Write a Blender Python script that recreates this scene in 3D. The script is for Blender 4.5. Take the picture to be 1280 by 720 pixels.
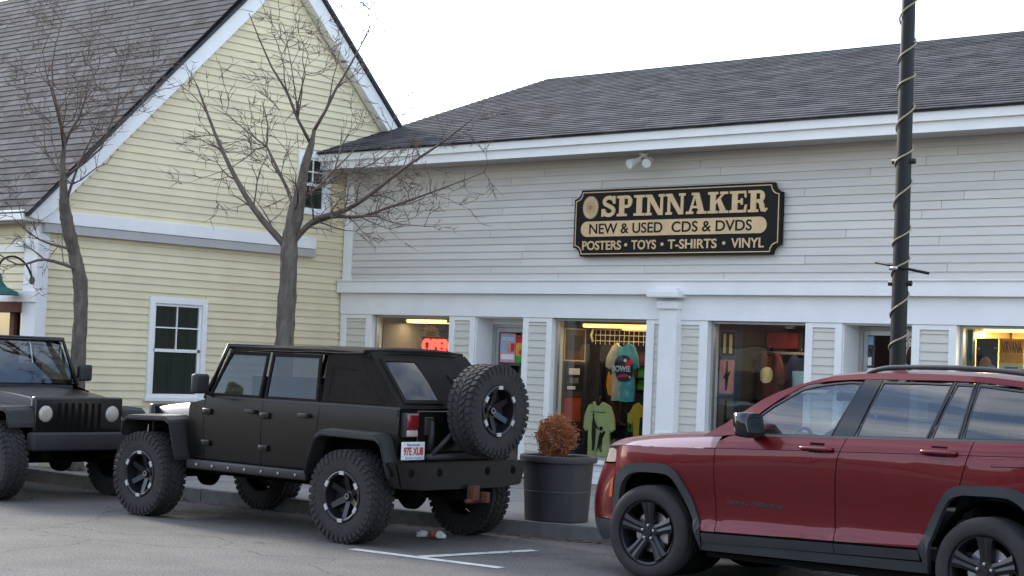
import bpy, bmesh, math, random
from mathutils import Vector, Matrix
from mathutils.geometry import delaunay_2d_cdt
for o in list(bpy.data.objects): bpy.data.objects.remove(o)
SC = bpy.context.scene; COL = SC.collection
R = math.radians
rnd = random.Random(7)

# ---------------------------------------------------------------- camera
PHI, PITCH, ROLL = R(41.726), R(2.36), 0.04
fw = Vector((-math.sin(PHI), math.cos(PHI), 0)); rt = Vector((math.cos(PHI), math.sin(PHI), 0)); up = Vector((0, 0, 1))
F_ = fw*math.cos(PITCH) + up*math.sin(PITCH); U_ = -fw*math.sin(PITCH) + up*math.cos(PITCH)
R_ = rt*math.cos(ROLL) + U_*math.sin(ROLL); U2 = -rt*math.sin(ROLL) + U_*math.cos(ROLL)
cam = bpy.data.cameras.new('camera'); camo = bpy.data.objects.new('camera', cam); COL.objects.link(camo)
cam.sensor_width = 36; cam.lens = 2200/1280*36; cam.clip_start = .1; cam.clip_end = 3000
M = Matrix((R_, U2, -F_)).transposed().to_4x4(); M.translation = Vector((0, -18.41, 1.756))
camo.matrix_world = M
SC.camera = camo
SC.render.resolution_x = 1024; SC.render.resolution_y = 576

# ---------------------------------------------------------------- sky and sun
SUN_EL, SUN_DIR = R(29), Vector((-.98, .18, 0))       # direction from the scene towards the sun (horizontal part)
W = bpy.data.worlds.new('World'); SC.world = W; W.use_nodes = True
nt = W.node_tree; nt.nodes.clear()
out = nt.nodes.new('ShaderNodeOutputWorld'); bg = nt.nodes.new('ShaderNodeBackground')
sky = nt.nodes.new('ShaderNodeTexSky'); sky.sky_type = 'NISHITA'; sky.sun_disc = False
sky.sun_elevation = SUN_EL; sky.sun_rotation = math.atan2(SUN_DIR.x, SUN_DIR.y); sky.air_density = 1.0; sky.dust_density = 1.0
tc = nt.nodes.new('ShaderNodeTexCoord'); mp = nt.nodes.new('ShaderNodeMapping'); mp.inputs['Scale'].default_value = (1.4, 2.0, 11)
n1 = nt.nodes.new('ShaderNodeTexNoise'); n1.inputs['Scale'].default_value = 1.7; n1.inputs['Detail'].default_value = 8; n1.inputs['Roughness'].default_value = .58
n1.inputs['Distortion'].default_value = .35
cr = nt.nodes.new('ShaderNodeValToRGB'); cr.color_ramp.elements[0].position = .45; cr.color_ramp.elements[1].position = .70
mx = nt.nodes.new('ShaderNodeMix'); mx.data_type = 'RGBA'
mx.inputs[7].default_value = (5.8, 5.75, 5.8, 1)        # sunlit thin cloud, in the sky texture's own units
nt.links.new(tc.outputs['Generated'], mp.inputs['Vector']); nt.links.new(mp.outputs[0], n1.inputs['Vector'])
nt.links.new(n1.outputs['Fac'], cr.inputs[0]); nt.links.new(cr.outputs[0], mx.inputs[0])
nt.links.new(sky.outputs[0], mx.inputs[6]); nt.links.new(mx.outputs[2], bg.inputs[0]); bg.inputs[1].default_value = .15
nt.links.new(bg.outputs[0], out.inputs[0])
sl = bpy.data.lights.new('sun', 'SUN'); sl.energy = 1.5; sl.angle = R(10); sl.color = (1, .93, .84)
so = bpy.data.objects.new('sun', sl); COL.objects.link(so)
sd = (SUN_DIR.normalized()*math.cos(SUN_EL) + up*math.sin(SUN_EL))
so.rotation_euler = sd.to_track_quat('Z', 'Y').to_euler(); so.location = (-10, -20, 30)
vs = SC.view_settings; vs.view_transform = 'Standard'; vs.look = 'None'; vs.gamma = 1; vs.use_curve_mapping = False
vs.exposure = 1.7
SC.render.engine = 'CYCLES'; SC.cycles.max_bounces = 8; SC.cycles.transparent_max_bounces = 16
SC.cycles.caustics_reflective = False; SC.cycles.caustics_refractive = False

# ---------------------------------------------------------------- materials
MATS = {}
def srgb(r, g, b):
    f = lambda c: c/12.92 if c <= .04045 else ((c+.055)/1.055)**2.4
    return (f(r/255), f(g/255), f(b/255))
def mat(name, col, rough=.6, var=.12, scale=6, bump=0, bscale=None, metal=0, coat=0, spec=.5, stretch=None, dirt=0, dirtcol=(.12, .10, .08), rand=0, emit=0):
    m = bpy.data.materials.new(name); m.use_nodes = True; t = m.node_tree; b = t.nodes['Principled BSDF']
    b.inputs['Roughness'].default_value = rough; b.inputs['Metallic'].default_value = metal
    b.inputs['Specular IOR Level'].default_value = spec
    if coat: b.inputs['Coat Weight'].default_value = coat; b.inputs['Coat Roughness'].default_value = .04
    co = t.nodes.new('ShaderNodeTexCoord'); mpn = t.nodes.new('ShaderNodeMapping')
    if stretch: mpn.inputs['Scale'].default_value = stretch
    geo = t.nodes.new('ShaderNodeNewGeometry')
    t.links.new(geo.outputs['Position'], mpn.inputs['Vector'])
    no = t.nodes.new('ShaderNodeTexNoise'); no.inputs['Scale'].default_value = scale; no.inputs['Detail'].default_value = 6; no.inputs['Roughness'].default_value = .6
    t.links.new(mpn.outputs[0], no.inputs['Vector'])
    ra = t.nodes.new('ShaderNodeMapRange'); ra.inputs['From Min'].default_value = .25; ra.inputs['From Max'].default_value = .75
    ra.inputs['To Min'].default_value = 1-var; ra.inputs['To Max'].default_value = 1+var
    t.links.new(no.outputs['Fac'], ra.inputs['Value'])
    val = ra.outputs[0]
    if rand:
        oi = t.nodes.new('ShaderNodeObjectInfo'); r2 = t.nodes.new('ShaderNodeMapRange'); r2.inputs['To Min'].default_value = 1-rand; r2.inputs['To Max'].default_value = 1+rand
        t.links.new(oi.outputs['Random'], r2.inputs['Value'])
        mu = t.nodes.new('ShaderNodeMath'); mu.operation = 'MULTIPLY'; t.links.new(val, mu.inputs[0]); t.links.new(r2.outputs[0], mu.inputs[1]); val = mu.outputs[0]
    sc = t.nodes.new('ShaderNodeVectorMath'); sc.operation = 'SCALE'; sc.inputs[0].default_value = col
    t.links.new(val, sc.inputs['Scale'])
    colout = sc.outputs[0]
    if dirt:
        n3 = t.nodes.new('ShaderNodeTexNoise'); n3.inputs['Scale'].default_value = scale*.37; n3.inputs['Detail'].default_value = 8; n3.inputs['Roughness'].default_value = .7
        t.links.new(mpn.outputs[0], n3.inputs['Vector'])
        r3 = t.nodes.new('ShaderNodeMapRange'); r3.inputs['From Min'].default_value = .45; r3.inputs['From Max'].default_value = .8; r3.inputs['To Max'].default_value = dirt
        t.links.new(n3.outputs['Fac'], r3.inputs['Value'])
        mm = t.nodes.new('ShaderNodeMix'); mm.data_type = 'RGBA'; mm.inputs[7].default_value = (*dirtcol, 1)
        t.links.new(r3.outputs[0], mm.inputs[0]); t.links.new(colout, mm.inputs[6]); colout = mm.outputs[2]
    t.links.new(colout, b.inputs['Base Color'])
    if bump:
        n2 = t.nodes.new('ShaderNodeTexNoise'); n2.inputs['Scale'].default_value = bscale or scale*6; n2.inputs['Detail'].default_value = 5
        t.links.new(mpn.outputs[0], n2.inputs['Vector'])
        bp = t.nodes.new('ShaderNodeBump'); bp.inputs['Strength'].default_value = bump; bp.inputs['Distance'].default_value = .01
        t.links.new(n2.outputs['Fac'], bp.inputs['Height']); t.links.new(bp.outputs[0], b.inputs['Normal'])
    if emit:
        t.links.new(colout, b.inputs['Emission Color']); b.inputs['Emission Strength'].default_value = emit
    MATS[name] = m
    return m
def glass(name, tint=(.9, .95, .95), ior=1.5, wav=0.0, rough=.0, boost=1.0):
    m = bpy.data.materials.new(name); m.use_nodes = True; t = m.node_tree; t.nodes.clear()
    o = t.nodes.new('ShaderNodeOutputMaterial'); tr = t.nodes.new('ShaderNodeBsdfTransparent'); tr.inputs[0].default_value = (*tint, 1)
    g = t.nodes.new('ShaderNodeBsdfGlossy'); g.inputs['Roughness'].default_value = rough
    fr = t.nodes.new('ShaderNodeFresnel'); bf = t.nodes.new('ShaderNodeNewGeometry'); io = t.nodes.new('ShaderNodeMapRange'); io.inputs['To Min'].default_value = ior; io.inputs['To Max'].default_value = 1/ior
    t.links.new(bf.outputs['Backfacing'], io.inputs['Value']); t.links.new(io.outputs[0], fr.inputs[0])
    mu = t.nodes.new('ShaderNodeMath'); mu.operation = 'MULTIPLY'; mu.inputs[1].default_value = boost; mu.use_clamp = True
    mi = t.nodes.new('ShaderNodeMixShader')
    t.links.new(fr.outputs[0], mu.inputs[0]); t.links.new(mu.outputs[0], mi.inputs[0]); t.links.new(tr.outputs[0], mi.inputs[1]); t.links.new(g.outputs[0], mi.inputs[2])
    if wav:
        n = t.nodes.new('ShaderNodeTexNoise'); n.inputs['Scale'].default_value = 1.6; bp = t.nodes.new('ShaderNodeBump'); bp.inputs['Strength'].default_value = wav; bp.inputs['Distance'].default_value = .02
        ge = t.nodes.new('ShaderNodeNewGeometry'); t.links.new(ge.outputs['Position'], n.inputs['Vector'])
        t.links.new(n.outputs['Fac'], bp.inputs['Height']); t.links.new(bp.outputs[0], g.inputs['Normal']); t.links.new(bp.outputs[0], fr.inputs['Normal'])
    t.links.new(mi.outputs[0], o.inputs[0]); MATS[name] = m
    return m
def emis(name, col, strength):
    m = bpy.data.materials.new(name); m.use_nodes = True; b = m.node_tree.nodes['Principled BSDF']
    b.inputs['Base Color'].default_value = (*col, 1); b.inputs['Emission Color'].default_value = (*col, 1); b.inputs['Emission Strength'].default_value = strength
    MATS[name] = m; return m

mat('asphalt', (.110, .104, .097), .9, .28, 1.1, .9, 80, dirt=.4, dirtcol=(.165, .15, .132), spec=.3)
mat('ground', (.10, .11, .07), .95, .3, .3)
mat('concrete', (.25, .235, .215), .9, .16, 2.2, .3, 90, dirt=.4, dirtcol=(.15, .14, .125), rand=.07, spec=.3)
mat('granite', (.17, .165, .16), .85, .22, 9, .3, 120, dirt=.5, dirtcol=(.08, .075, .07), rand=.1, spec=.3)
mat('roadpaint', (.58, .58, .56), .8, .22, 14, .2, 150, dirt=.75, dirtcol=(.13, .125, .12))
mat('siding', (.60, .56, .51), .6, .06, 3, .12, 30, stretch=(.35, 1, 2.5), dirt=.32, dirtcol=(.50, .465, .425), rand=.05, spec=.35)
mat('siding_panel', (.60, .57, .495), .6, .05, 3, .1, 30, dirt=.2, dirtcol=(.52, .49, .42), rand=.03, spec=.35)
mat('trim_white', (.80, .79, .775), .5, .05, 2.5, .06, 25, dirt=.25, dirtcol=(.63, .615, .59), spec=.4)
mat('soffit', (.42, .40, .38), .7, .06, 3)
mat('yellow_siding', (.72, .625, .42), .6, .06, 3, .1, 30, dirt=.25, dirtcol=(.58, .48, .30), rand=.05, spec=.35)
mat('shingle', (.055, .055, .06), .95, .35, 7, .5, 80, rand=.22, stretch=(1, 1, 1), dirt=.5, dirtcol=(.10, .095, .095), spec=.2)
mat('alu', (.42, .42, .42), .4, .05, 4, metal=.7)
mat('dark_brown', (.03, .022, .017), .8, .4, 3)
mat('shop_floor', (.08, .06, .045), .6, .2, 3)
mat('shop_wall', (.16, .12, .09), .85, .35, 1.6)
mat('shop_blue', (.03, .06, .12), .7, .15, 3)
mat('shop_teal', (.02, .10, .13), .6, .2, 3)
mat('shop_cream', (.70, .52, .22), .7, .12, 4)
mat('black_paint', (.006, .006, .0065), .5, .2, 6, .05, spec=.3)
mat('sign_black', (.009, .008, .0075), .65, .2, 5, .06, 40, dirt=.25, dirtcol=(.018, .016, .014), spec=.2)
mat('sign_gold', (.64, .44, .23), .55, .12, 12, .05, 60, dirt=.3, dirtcol=(.33, .22, .11))
mat('sign_bronze', (.28, .19, .11), .6, .12, 12)
mat('bark', (.13, .108, .09), .95, .5, 14, 1.0, 45, stretch=(1, 1, .3), spec=.2)
mat('twig', (.13, .095, .080), .9, .25, 10, spec=.2)
mat('plastic_grey', (.030, .028, .030), .6, .15, 5, .05, 60, dirt=.4, dirtcol=(.05, .045, .042))
mat('soil', (.03, .02, .014), .95, .4, 20, .6, 80)
mat('rope', (.29, .24, .165), .6, .1, 20)
mat('tyre', (.030, .0275, .027), .85, .22, 8, .25, 90, dirt=.45, dirtcol=(.045, .040, .036), spec=.35)
mat('clad', (.034, .036, .040), .55, .12, 6, .1, 200, dirt=.2, dirtcol=(.06, .055, .05), spec=.4)
mat('rim_black', (.010, .010, .012), .38, .15, 6, metal=.1, coat=.2, spec=.4)
mat('steel', (.45, .45, .46), .35, .1, 9, metal=.9)
mat('lug', (.62, .62, .62), .25, .05, 9, metal=.9)
mat('ink_silver', (.46, .45, .44), .45, .08, 12, metal=.2)
mat('under', (.006, .006, .006), .95, .2, 5, spec=.1)
mat('gloss_black', (.007, .008, .01), .12, .1, 5, spec=.6)
mat('amber', (.55, .10, .015), .3, .1, 20, coat=.6)
mat('tail_red', (.16, .008, .010), .25, .2, 30, coat=.7)
mat('lens_clear', (.42, .36, .30), .2, .15, 25, coat=.8)
mat('interior', (.03, .03, .032), .8, .15, 6)
mat('interior_grey', (.16, .155, .15), .8, .1, 6)
mat('chrome', (.55, .55, .55), .12, .03, 5, metal=1)
mat('jeep', (.0060, .0050, .0045), .26, .25, 3, .04, 40, dirt=.45, dirtcol=(.016, .0128, .0105), spec=.45)
mat('jeep_fender', (.017, .0155, .016), .6, .2, 4, .12, 120, dirt=.4, dirtcol=(.042, .038, .035))
mat('soft_top', (.014, .0115, .010), .95, .25, 5, .9, 9, dirt=.4, dirtcol=(.030, .024, .020), spec=.15)
mat('rust', (.13, .045, .025), .9, .3, 18, .3)
mat('plate', (.68, .68, .66), .45, .05, 10)
mat('plate_red', (.42, .04, .03), .5, .05, 10)
mat('plate_blue', (.10, .20, .45), .5, .05, 10)
mat('orange_leaf', (.36, .125, .045), .85, .45, 25, rand=.1)
mat('teal_sign', (.01, .10, .09), .5, .1, 6)
mat('litter', (.62, .60, .58), .7, .1, 10)
mat('litter_red', (.45, .07, .04), .7, .1, 10)
mat('leaf_dead', (.13, .07, .035), .9, .35, 25, rand=.2)
# car paint: red metallic under clear coat
m = mat('car_red', (.120, .0024, .0055), .32, .05, 2, metal=.35, coat=.6, spec=.3, dirt=.12, dirtcol=(.085, .012, .013))
m.node_tree.nodes['Principled BSDF'].inputs['Coat Roughness'].default_value = .02
def shingle_tabs():
    t = MATS['shingle'].node_tree; b = t.nodes['Principled BSDF']; src = b.inputs['Base Color'].links[0].from_socket
    ge = t.nodes.new('ShaderNodeNewGeometry'); se = t.nodes.new('ShaderNodeSeparateXYZ'); oi = t.nodes.new('ShaderNodeObjectInfo')
    a = t.nodes.new('ShaderNodeMath'); a.operation = 'MULTIPLY_ADD'; a.inputs[1].default_value = 3.4; fl = t.nodes.new('ShaderNodeMath'); fl.operation = 'FLOOR'
    k = t.nodes.new('ShaderNodeMath'); k.operation = 'MULTIPLY'; k.inputs[1].default_value = 37; cb = t.nodes.new('ShaderNodeCombineXYZ'); wn = t.nodes.new('ShaderNodeTexWhiteNoise')
    t.links.new(ge.outputs['Position'], se.inputs[0]); t.links.new(oi.outputs['Random'], k.inputs[0]); t.links.new(se.outputs[0], a.inputs[0]); t.links.new(k.outputs[0], a.inputs[2]); t.links.new(a.outputs[0], fl.inputs[0])
    t.links.new(fl.outputs[0], cb.inputs[0]); t.links.new(oi.outputs['Random'], cb.inputs[1]); t.links.new(cb.outputs[0], wn.inputs['Vector'])
    mr = t.nodes.new('ShaderNodeMapRange'); mr.inputs['To Min'].default_value = .62; mr.inputs['To Max'].default_value = 1.45; t.links.new(wn.outputs['Value'], mr.inputs['Value'])
    sc = t.nodes.new('ShaderNodeVectorMath'); sc.operation = 'SCALE'; t.links.new(src, sc.inputs[0]); t.links.new(mr.outputs[0], sc.inputs['Scale']); t.links.new(sc.outputs[0], b.inputs['Base Color'])
shingle_tabs()
def asphalt_detail():
    t = MATS['asphalt'].node_tree; b = t.nodes['Principled BSDF']; src = b.inputs['Base Color'].links[0].from_socket; ge = t.nodes.new('ShaderNodeNewGeometry')
    def N(kind, **k):
        n = t.nodes.new(kind)
        for a, v in k.items(): n.inputs[a].default_value = v
        return n
    gr = N('ShaderNodeTexNoise', Scale=48, Detail=4); t.links.new(ge.outputs['Position'], gr.inputs['Vector'])
    g2 = N('ShaderNodeMapRange'); g2.inputs['From Min'].default_value = .3; g2.inputs['From Max'].default_value = .7; g2.inputs['To Min'].default_value = .5; g2.inputs['To Max'].default_value = 1.55; t.links.new(gr.outputs['Fac'], g2.inputs['Value'])
    wp = N('ShaderNodeTexNoise', Scale=1.3, Detail=4); t.links.new(ge.outputs['Position'], wp.inputs['Vector']); ad = t.nodes.new('ShaderNodeVectorMath'); ad.operation = 'MULTIPLY_ADD'; ad.inputs[1].default_value = (.9, .9, .9); t.links.new(wp.outputs['Color'], ad.inputs[0]); t.links.new(ge.outputs['Position'], ad.inputs[2])
    vo = t.nodes.new('ShaderNodeTexVoronoi'); vo.feature = 'DISTANCE_TO_EDGE'; vo.inputs['Scale'].default_value = .33; t.links.new(ad.outputs[0], vo.inputs['Vector'])
    cr_ = N('ShaderNodeMapRange'); cr_.inputs['From Max'].default_value = .006; cr_.inputs['To Min'].default_value = .45; cr_.inputs['To Max'].default_value = 1; t.links.new(vo.outputs['Distance'], cr_.inputs['Value'])
    st = N('ShaderNodeTexNoise', Scale=.9, Detail=5, Roughness=.65); t.links.new(ge.outputs['Position'], st.inputs['Vector']); s2 = N('ShaderNodeMapRange'); s2.inputs['From Min'].default_value = .60; s2.inputs['From Max'].default_value = .74; s2.inputs['To Min'].default_value = 1; s2.inputs['To Max'].default_value = .62; t.links.new(st.outputs['Fac'], s2.inputs['Value'])
    m1 = t.nodes.new('ShaderNodeMath'); m1.operation = 'MULTIPLY'; m2 = t.nodes.new('ShaderNodeMath'); m2.operation = 'MULTIPLY'; t.links.new(g2.outputs[0], m1.inputs[0]); t.links.new(cr_.outputs[0], m1.inputs[1]); t.links.new(m1.outputs[0], m2.inputs[0]); t.links.new(s2.outputs[0], m2.inputs[1])
    sc = t.nodes.new('ShaderNodeVectorMath'); sc.operation = 'SCALE'; t.links.new(src, sc.inputs[0]); t.links.new(m2.outputs[0], sc.inputs['Scale']); t.links.new(sc.outputs[0], b.inputs['Base Color'])
asphalt_detail()
glass('shop_glass', (.84, .86, .84), 1.5, .06, boost=1.7)
glass('front_glass', (.60, .70, .71), 1.52, .04, boost=3.0)
glass('tint_glass', (.08, .105, .12), 1.55, .05, boost=2.8)
glass('jeep_window', (.20, .20, .20), 1.5, .35, rough=.05, boost=1.1)
emis('tube_warm', (1, .58, .20), 1.0); emis('tube_yellow', (1, .70, .20), 1.5); emis('neon_red', (1, .035, .02), 2.6); emis('neon_dim', (.10, .005, .007), .12); emis('bulb', (1, .75, .35), 2.5)

# ---------------------------------------------------------------- mesh helpers
def link(name, me, m=None, parent=None, smooth=False):
    if m is not None: me.materials.append(MATS[m] if isinstance(m, str) else m)
    if smooth:
        for p in me.polygons: p.use_smooth = True
    o = bpy.data.objects.new(name, me); COL.objects.link(o)
    if parent is not None: o.parent = parent
    return o
def fin(name, bm, m=None, parent=None, smooth=False, recalc=True):
    if recalc: bmesh.ops.recalc_face_normals(bm, faces=bm.faces)
    me = bpy.data.meshes.new(name); bm.to_mesh(me); bm.free()
    return link(name, me, m, parent, smooth)
def thing(name, label, cat, loc=(0, 0, 0), rz=0, group=None):
    o = bpy.data.objects.new(name, None); COL.objects.link(o); o.empty_display_size = .2
    o.location = loc; o.rotation_euler = (0, 0, rz); tag(o, label, cat, group); return o
def tag(o, label, cat, group=None):
    o['label'] = label; o['category'] = cat
    if group: o['group'] = group
    return o
def struct(o): o['kind'] = 'structure'; return o
def bx(bm, x0, x1, y0, y1, z0, z1, bev=0):
    v = [bm.verts.new((x, y, z)) for x in (x0, x1) for y in (y0, y1) for z in (z0, z1)]
    q = [(0, 1, 3, 2), (4, 6, 7, 5), (0, 4, 5, 1), (2, 3, 7, 6), (0, 2, 6, 4), (1, 5, 7, 3)]
    fs = [bm.faces.new([v[i] for i in a]) for a in q]
    if bev:
        es = list({e for f in fs for e in f.edges})
        bmesh.ops.bevel(bm, geom=es, offset=bev, segments=2, affect='EDGES', profile=.6)
    return v
def box(name, b, m, parent=None, bev=0):
    bm = bmesh.new(); bx(bm, *b, bev=bev); return fin(name, bm, m, parent)
def prism(bm, poly, a0, a1, axis='y'):
    """poly of 2D points extruded from a0 to a1 along axis (y: poly is x,z; x: poly is y,z; z: poly is x,y)"""
    mk = {'y': lambda p, a: (p[0], a, p[1]), 'x': lambda p, a: (a, p[0], p[1]), 'z': lambda p, a: (p[0], p[1], a)}[axis]
    A = [bm.verts.new(mk(p, a0)) for p in poly]; B = [bm.verts.new(mk(p, a1)) for p in poly]
    n = len(poly)
    bm.faces.new(A); bm.faces.new(B[::-1])
    for i in range(n): bm.faces.new((A[i], B[i], B[(i+1) % n], A[(i+1) % n]))
    return A, B
def prismo(name, poly, a0, a1, axis, m, parent=None):
    bm = bmesh.new(); prism(bm, poly, a0, a1, axis); return fin(name, bm, m, parent)
def tube(bm, pts, r, seg=8, cap=True):
    pts = [Vector(p) for p in pts]; n = len(pts)
    rs = r if isinstance(r, (list, tuple)) else [r]*n
    rings = []; prev = None
    for i, p in enumerate(pts):
        d = (pts[min(i+1, n-1)] - pts[max(i-1, 0)]).normalized()
        if prev is None:
            a = Vector((0, 0, 1)) if abs(d.z) < .9 else Vector((1, 0, 0)); x = d.cross(a).normalized()
        else:
            x = (prev - d*prev.dot(d))
            x = x.normalized() if x.length > 1e-6 else d.orthogonal().normalized()
        prev = x; y = d.cross(x)
        rings.append([bm.verts.new(p + (x*math.cos(2*math.pi*k/seg) + y*math.sin(2*math.pi*k/seg))*rs[i]) for k in range(seg)])
    for a, b in zip(rings, rings[1:]):
        for k in range(seg): bm.faces.new((a[k], a[(k+1) % seg], b[(k+1) % seg], b[k]))
    if cap:
        bm.faces.new(rings[0][::-1]); bm.faces.new(rings[-1])
def tubeo(name, pts, r, m, parent=None, seg=8, smooth=True):
    bm = bmesh.new(); tube(bm, pts, r, seg); return fin(name, bm, m, parent, smooth)
def lathe(bm, prof, seg=48, axis='z', c=(0, 0, 0), close=False):
    """prof: list of (radius, along)"""
    def P(r, a, t):
        x, y = r*math.cos(t), r*math.sin(t)
        v = {'z': (x, y, a), 'y': (x, a, y), 'x': (a, x, y)}[axis]
        return (v[0]+c[0], v[1]+c[1], v[2]+c[2])
    rings = []
    for r, a in prof:
        if r < 1e-6: rings.append([bm.verts.new(P(0, a, 0))])
        else: rings.append([bm.verts.new(P(r, a, 2*math.pi*k/seg)) for k in range(seg)])
    prs = list(zip(rings, rings[1:])) + ([(rings[-1], rings[0])] if close else [])
    for a, b in prs:
        for k in range(seg):
            k2 = (k+1) % seg
            if len(a) == 1 and len(b) == 1: continue
            if len(a) == 1: bm.faces.new((a[0], b[k2], b[k]))
            elif len(b) == 1: bm.faces.new((a[k], a[k2], b[0]))
            else: bm.faces.new((a[k], a[k2], b[k2], b[k]))
def latheo(name, prof, m, parent=None, seg=48, axis='z', c=(0, 0, 0), smooth=True, close=False):
    bm = bmesh.new(); lathe(bm, prof, seg, axis, c, close); o = fin(name, bm, m, parent)
    if smooth: autosmooth(o, 40)
    return o
def autosmooth(o, deg=35):
    me = o.data
    for p in me.polygons: p.use_smooth = True
    bm = bmesh.new(); bm.from_mesh(me)
    for e in bm.edges:
        if len(e.link_faces) == 2 and e.calc_face_angle(0) > R(deg): e.smooth = False
    bm.to_mesh(me); bm.free()
def rbox(name, b, m, parent=None, bev=.02, seg=3):
    bm = bmesh.new(); v = bx(bm, *b)
    bmesh.ops.bevel(bm, geom=list(bm.edges), offset=bev, segments=seg, affect='EDGES', profile=.5)
    o = fin(name, bm, m, parent); autosmooth(o, 30); return o
def text_obj(name, s, box2d, y, m, parent, depth=.006, bold=0.0, fitw=True, spacing=1.0, plane='y'):
    """flat lettering filling box2d=(x0,x1,z0,z1), facing -y at y (or +x at y when plane='x', box being y0,y1,z0,z1)"""
    cu = bpy.data.curves.new(name, 'FONT'); cu.body = s; cu.size = 1; cu.extrude = .5; cu.offset = bold; cu.space_character = spacing; cu.resolution_u = 5
    to = bpy.data.objects.new(name, cu); COL.objects.link(to)
    dg = bpy.context.evaluated_depsgraph_get(); dg.update()
    me = bpy.data.meshes.new_from_object(to.evaluated_get(dg)); bpy.data.objects.remove(to); bpy.data.curves.remove(cu)
    xs = [v.co.x for v in me.vertices]; ys = [v.co.y for v in me.vertices]
    x0, x1, z0, z1 = box2d; sx = (x1-x0)/(max(xs)-min(xs)); sz = (z1-z0)/(max(ys)-min(ys)); mx_, my_ = min(xs), min(ys)
    for v in me.vertices:
        a = x0 + (v.co.x-mx_)*sx; h = z0 + (v.co.y-my_)*sz; d = (v.co.z+.5)*depth
        v.co = (a, y-d, h) if plane == 'y' else (y+d, a, h)
    me.materials.clear()
    return link(name, me, m, parent)
def pchip(x, P):
    n = len(P)
    if x <= P[0][0]: return P[0][1]
    if x >= P[-1][0]: return P[-1][1]
    d = [(P[i+1][1]-P[i][1])/(P[i+1][0]-P[i][0]) for i in range(n-1)]
    def sl_(i):
        if i == 0: return d[0]
        if i == n-1: return d[-1]
        return 0 if d[i-1]*d[i] <= 0 else 2*d[i-1]*d[i]/(d[i-1]+d[i])
    for i in range(n-1):
        if x <= P[i+1][0]:
            h = P[i+1][0]-P[i][0]; t = (x-P[i][0])/h; m0, m1 = sl_(i), sl_(i+1)
            return (2*t**3-3*t*t+1)*P[i][1] + (t**3-2*t*t+t)*h*m0 + (-2*t**3+3*t*t)*P[i+1][1] + (t**3-t*t)*h*m1
def lerp(x, P):
    if x <= P[0][0]: return P[0][1]
    for a, b in zip(P, P[1:]):
        if x <= b[0]: return a[1]+(b[1]-a[1])*(x-a[0])/(b[0]-a[0])
    return P[-1][1]
def densify(poly, step, closed=True):
    o = []; n = len(poly)
    for i in range(n if closed else n-1):
        a, b = poly[i], poly[(i+1) % n]; k = max(1, math.ceil(math.dist(a, b)/step))
        o += [(a[0]+(b[0]-a[0])*j/k, a[1]+(b[1]-a[1])*j/k) for j in range(k)]
    if not closed: o.append(poly[-1])
    return o
def smooth_path(pts, n=6):
    """catmull-rom through 2D/3D points"""
    P = [pts[0]] + list(pts) + [pts[-1]]; o = []
    for i in range(1, len(P)-2):
        for j in range(n):
            t = j/n
            o.append(tuple(.5*(2*P[i][k] + (P[i+1][k]-P[i-1][k])*t + (2*P[i-1][k]-5*P[i][k]+4*P[i+1][k]-P[i+2][k])*t*t + (3*P[i][k]-P[i-1][k]-3*P[i+1][k]+P[i+2][k])*t**3) for k in range(len(P[0]))))
    o.append(tuple(pts[-1])); return o
def inpoly(p, poly):
    c = False; n = len(poly); j = n-1
    for i in range(n):
        if (poly[i][1] > p[1]) != (poly[j][1] > p[1]) and p[0] < (poly[j][0]-poly[i][0])*(p[1]-poly[i][1])/(poly[j][1]-poly[i][1])+poly[i][0]: c = not c
        j = i
    return c
def segdist(p, poly):
    best = 9
    n = len(poly)
    for i in range(n):
        a, b = poly[i], poly[(i+1) % n]; dx, dy = b[0]-a[0], b[1]-a[1]; L = dx*dx+dy*dy
        t = 0 if L == 0 else max(0, min(1, ((p[0]-a[0])*dx+(p[1]-a[1])*dy)/L))
        best = min(best, math.hypot(p[0]-a[0]-t*dx, p[1]-a[1]-t*dy))
    return best
def panel(name, poly, fmap, m, parent, step=.045, lip=.012, out=0.0):
    """a curved sheet: 2D outline triangulated finely, mapped to 3D by fmap(u, v, offset), with a turned-in edge"""
    bd = densify(poly, step*.8); n = len(bd)
    xs = [p[0] for p in bd]; ys = [p[1] for p in bd]; ins = []
    nx = int((max(xs)-min(xs))/step)+1; ny = int((max(ys)-min(ys))/step)+1
    for i in range(nx+1):
        for j in range(ny+1):
            p = (min(xs)+(i+.5*(j % 2))*step, min(ys)+j*step)
            if inpoly(p, bd) and segdist(p, bd) > step*.45: ins.append(p)
    V = [Vector(p) for p in bd+ins]
    r = delaunay_2d_cdt(V, [], [list(range(n))], 1, 1e-6)
    bm = bmesh.new(); vs_ = [bm.verts.new(fmap(v[0], v[1], out)) for v in r[0]]
    for f in r[2]:
        try: bm.faces.new([vs_[i] for i in f])
        except ValueError: pass
    for f in bm.faces: f.smooth = True
    if lip:
        A = [bm.verts.new(fmap(p[0], p[1], out)) for p in bd]; B = [bm.verts.new(fmap(p[0], p[1], out-lip)) for p in bd]
        for i in range(n): bm.faces.new((A[i], A[(i+1) % n], B[(i+1) % n], B[i]))
    return fin(name, bm, m, parent, recalc=True)
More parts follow.
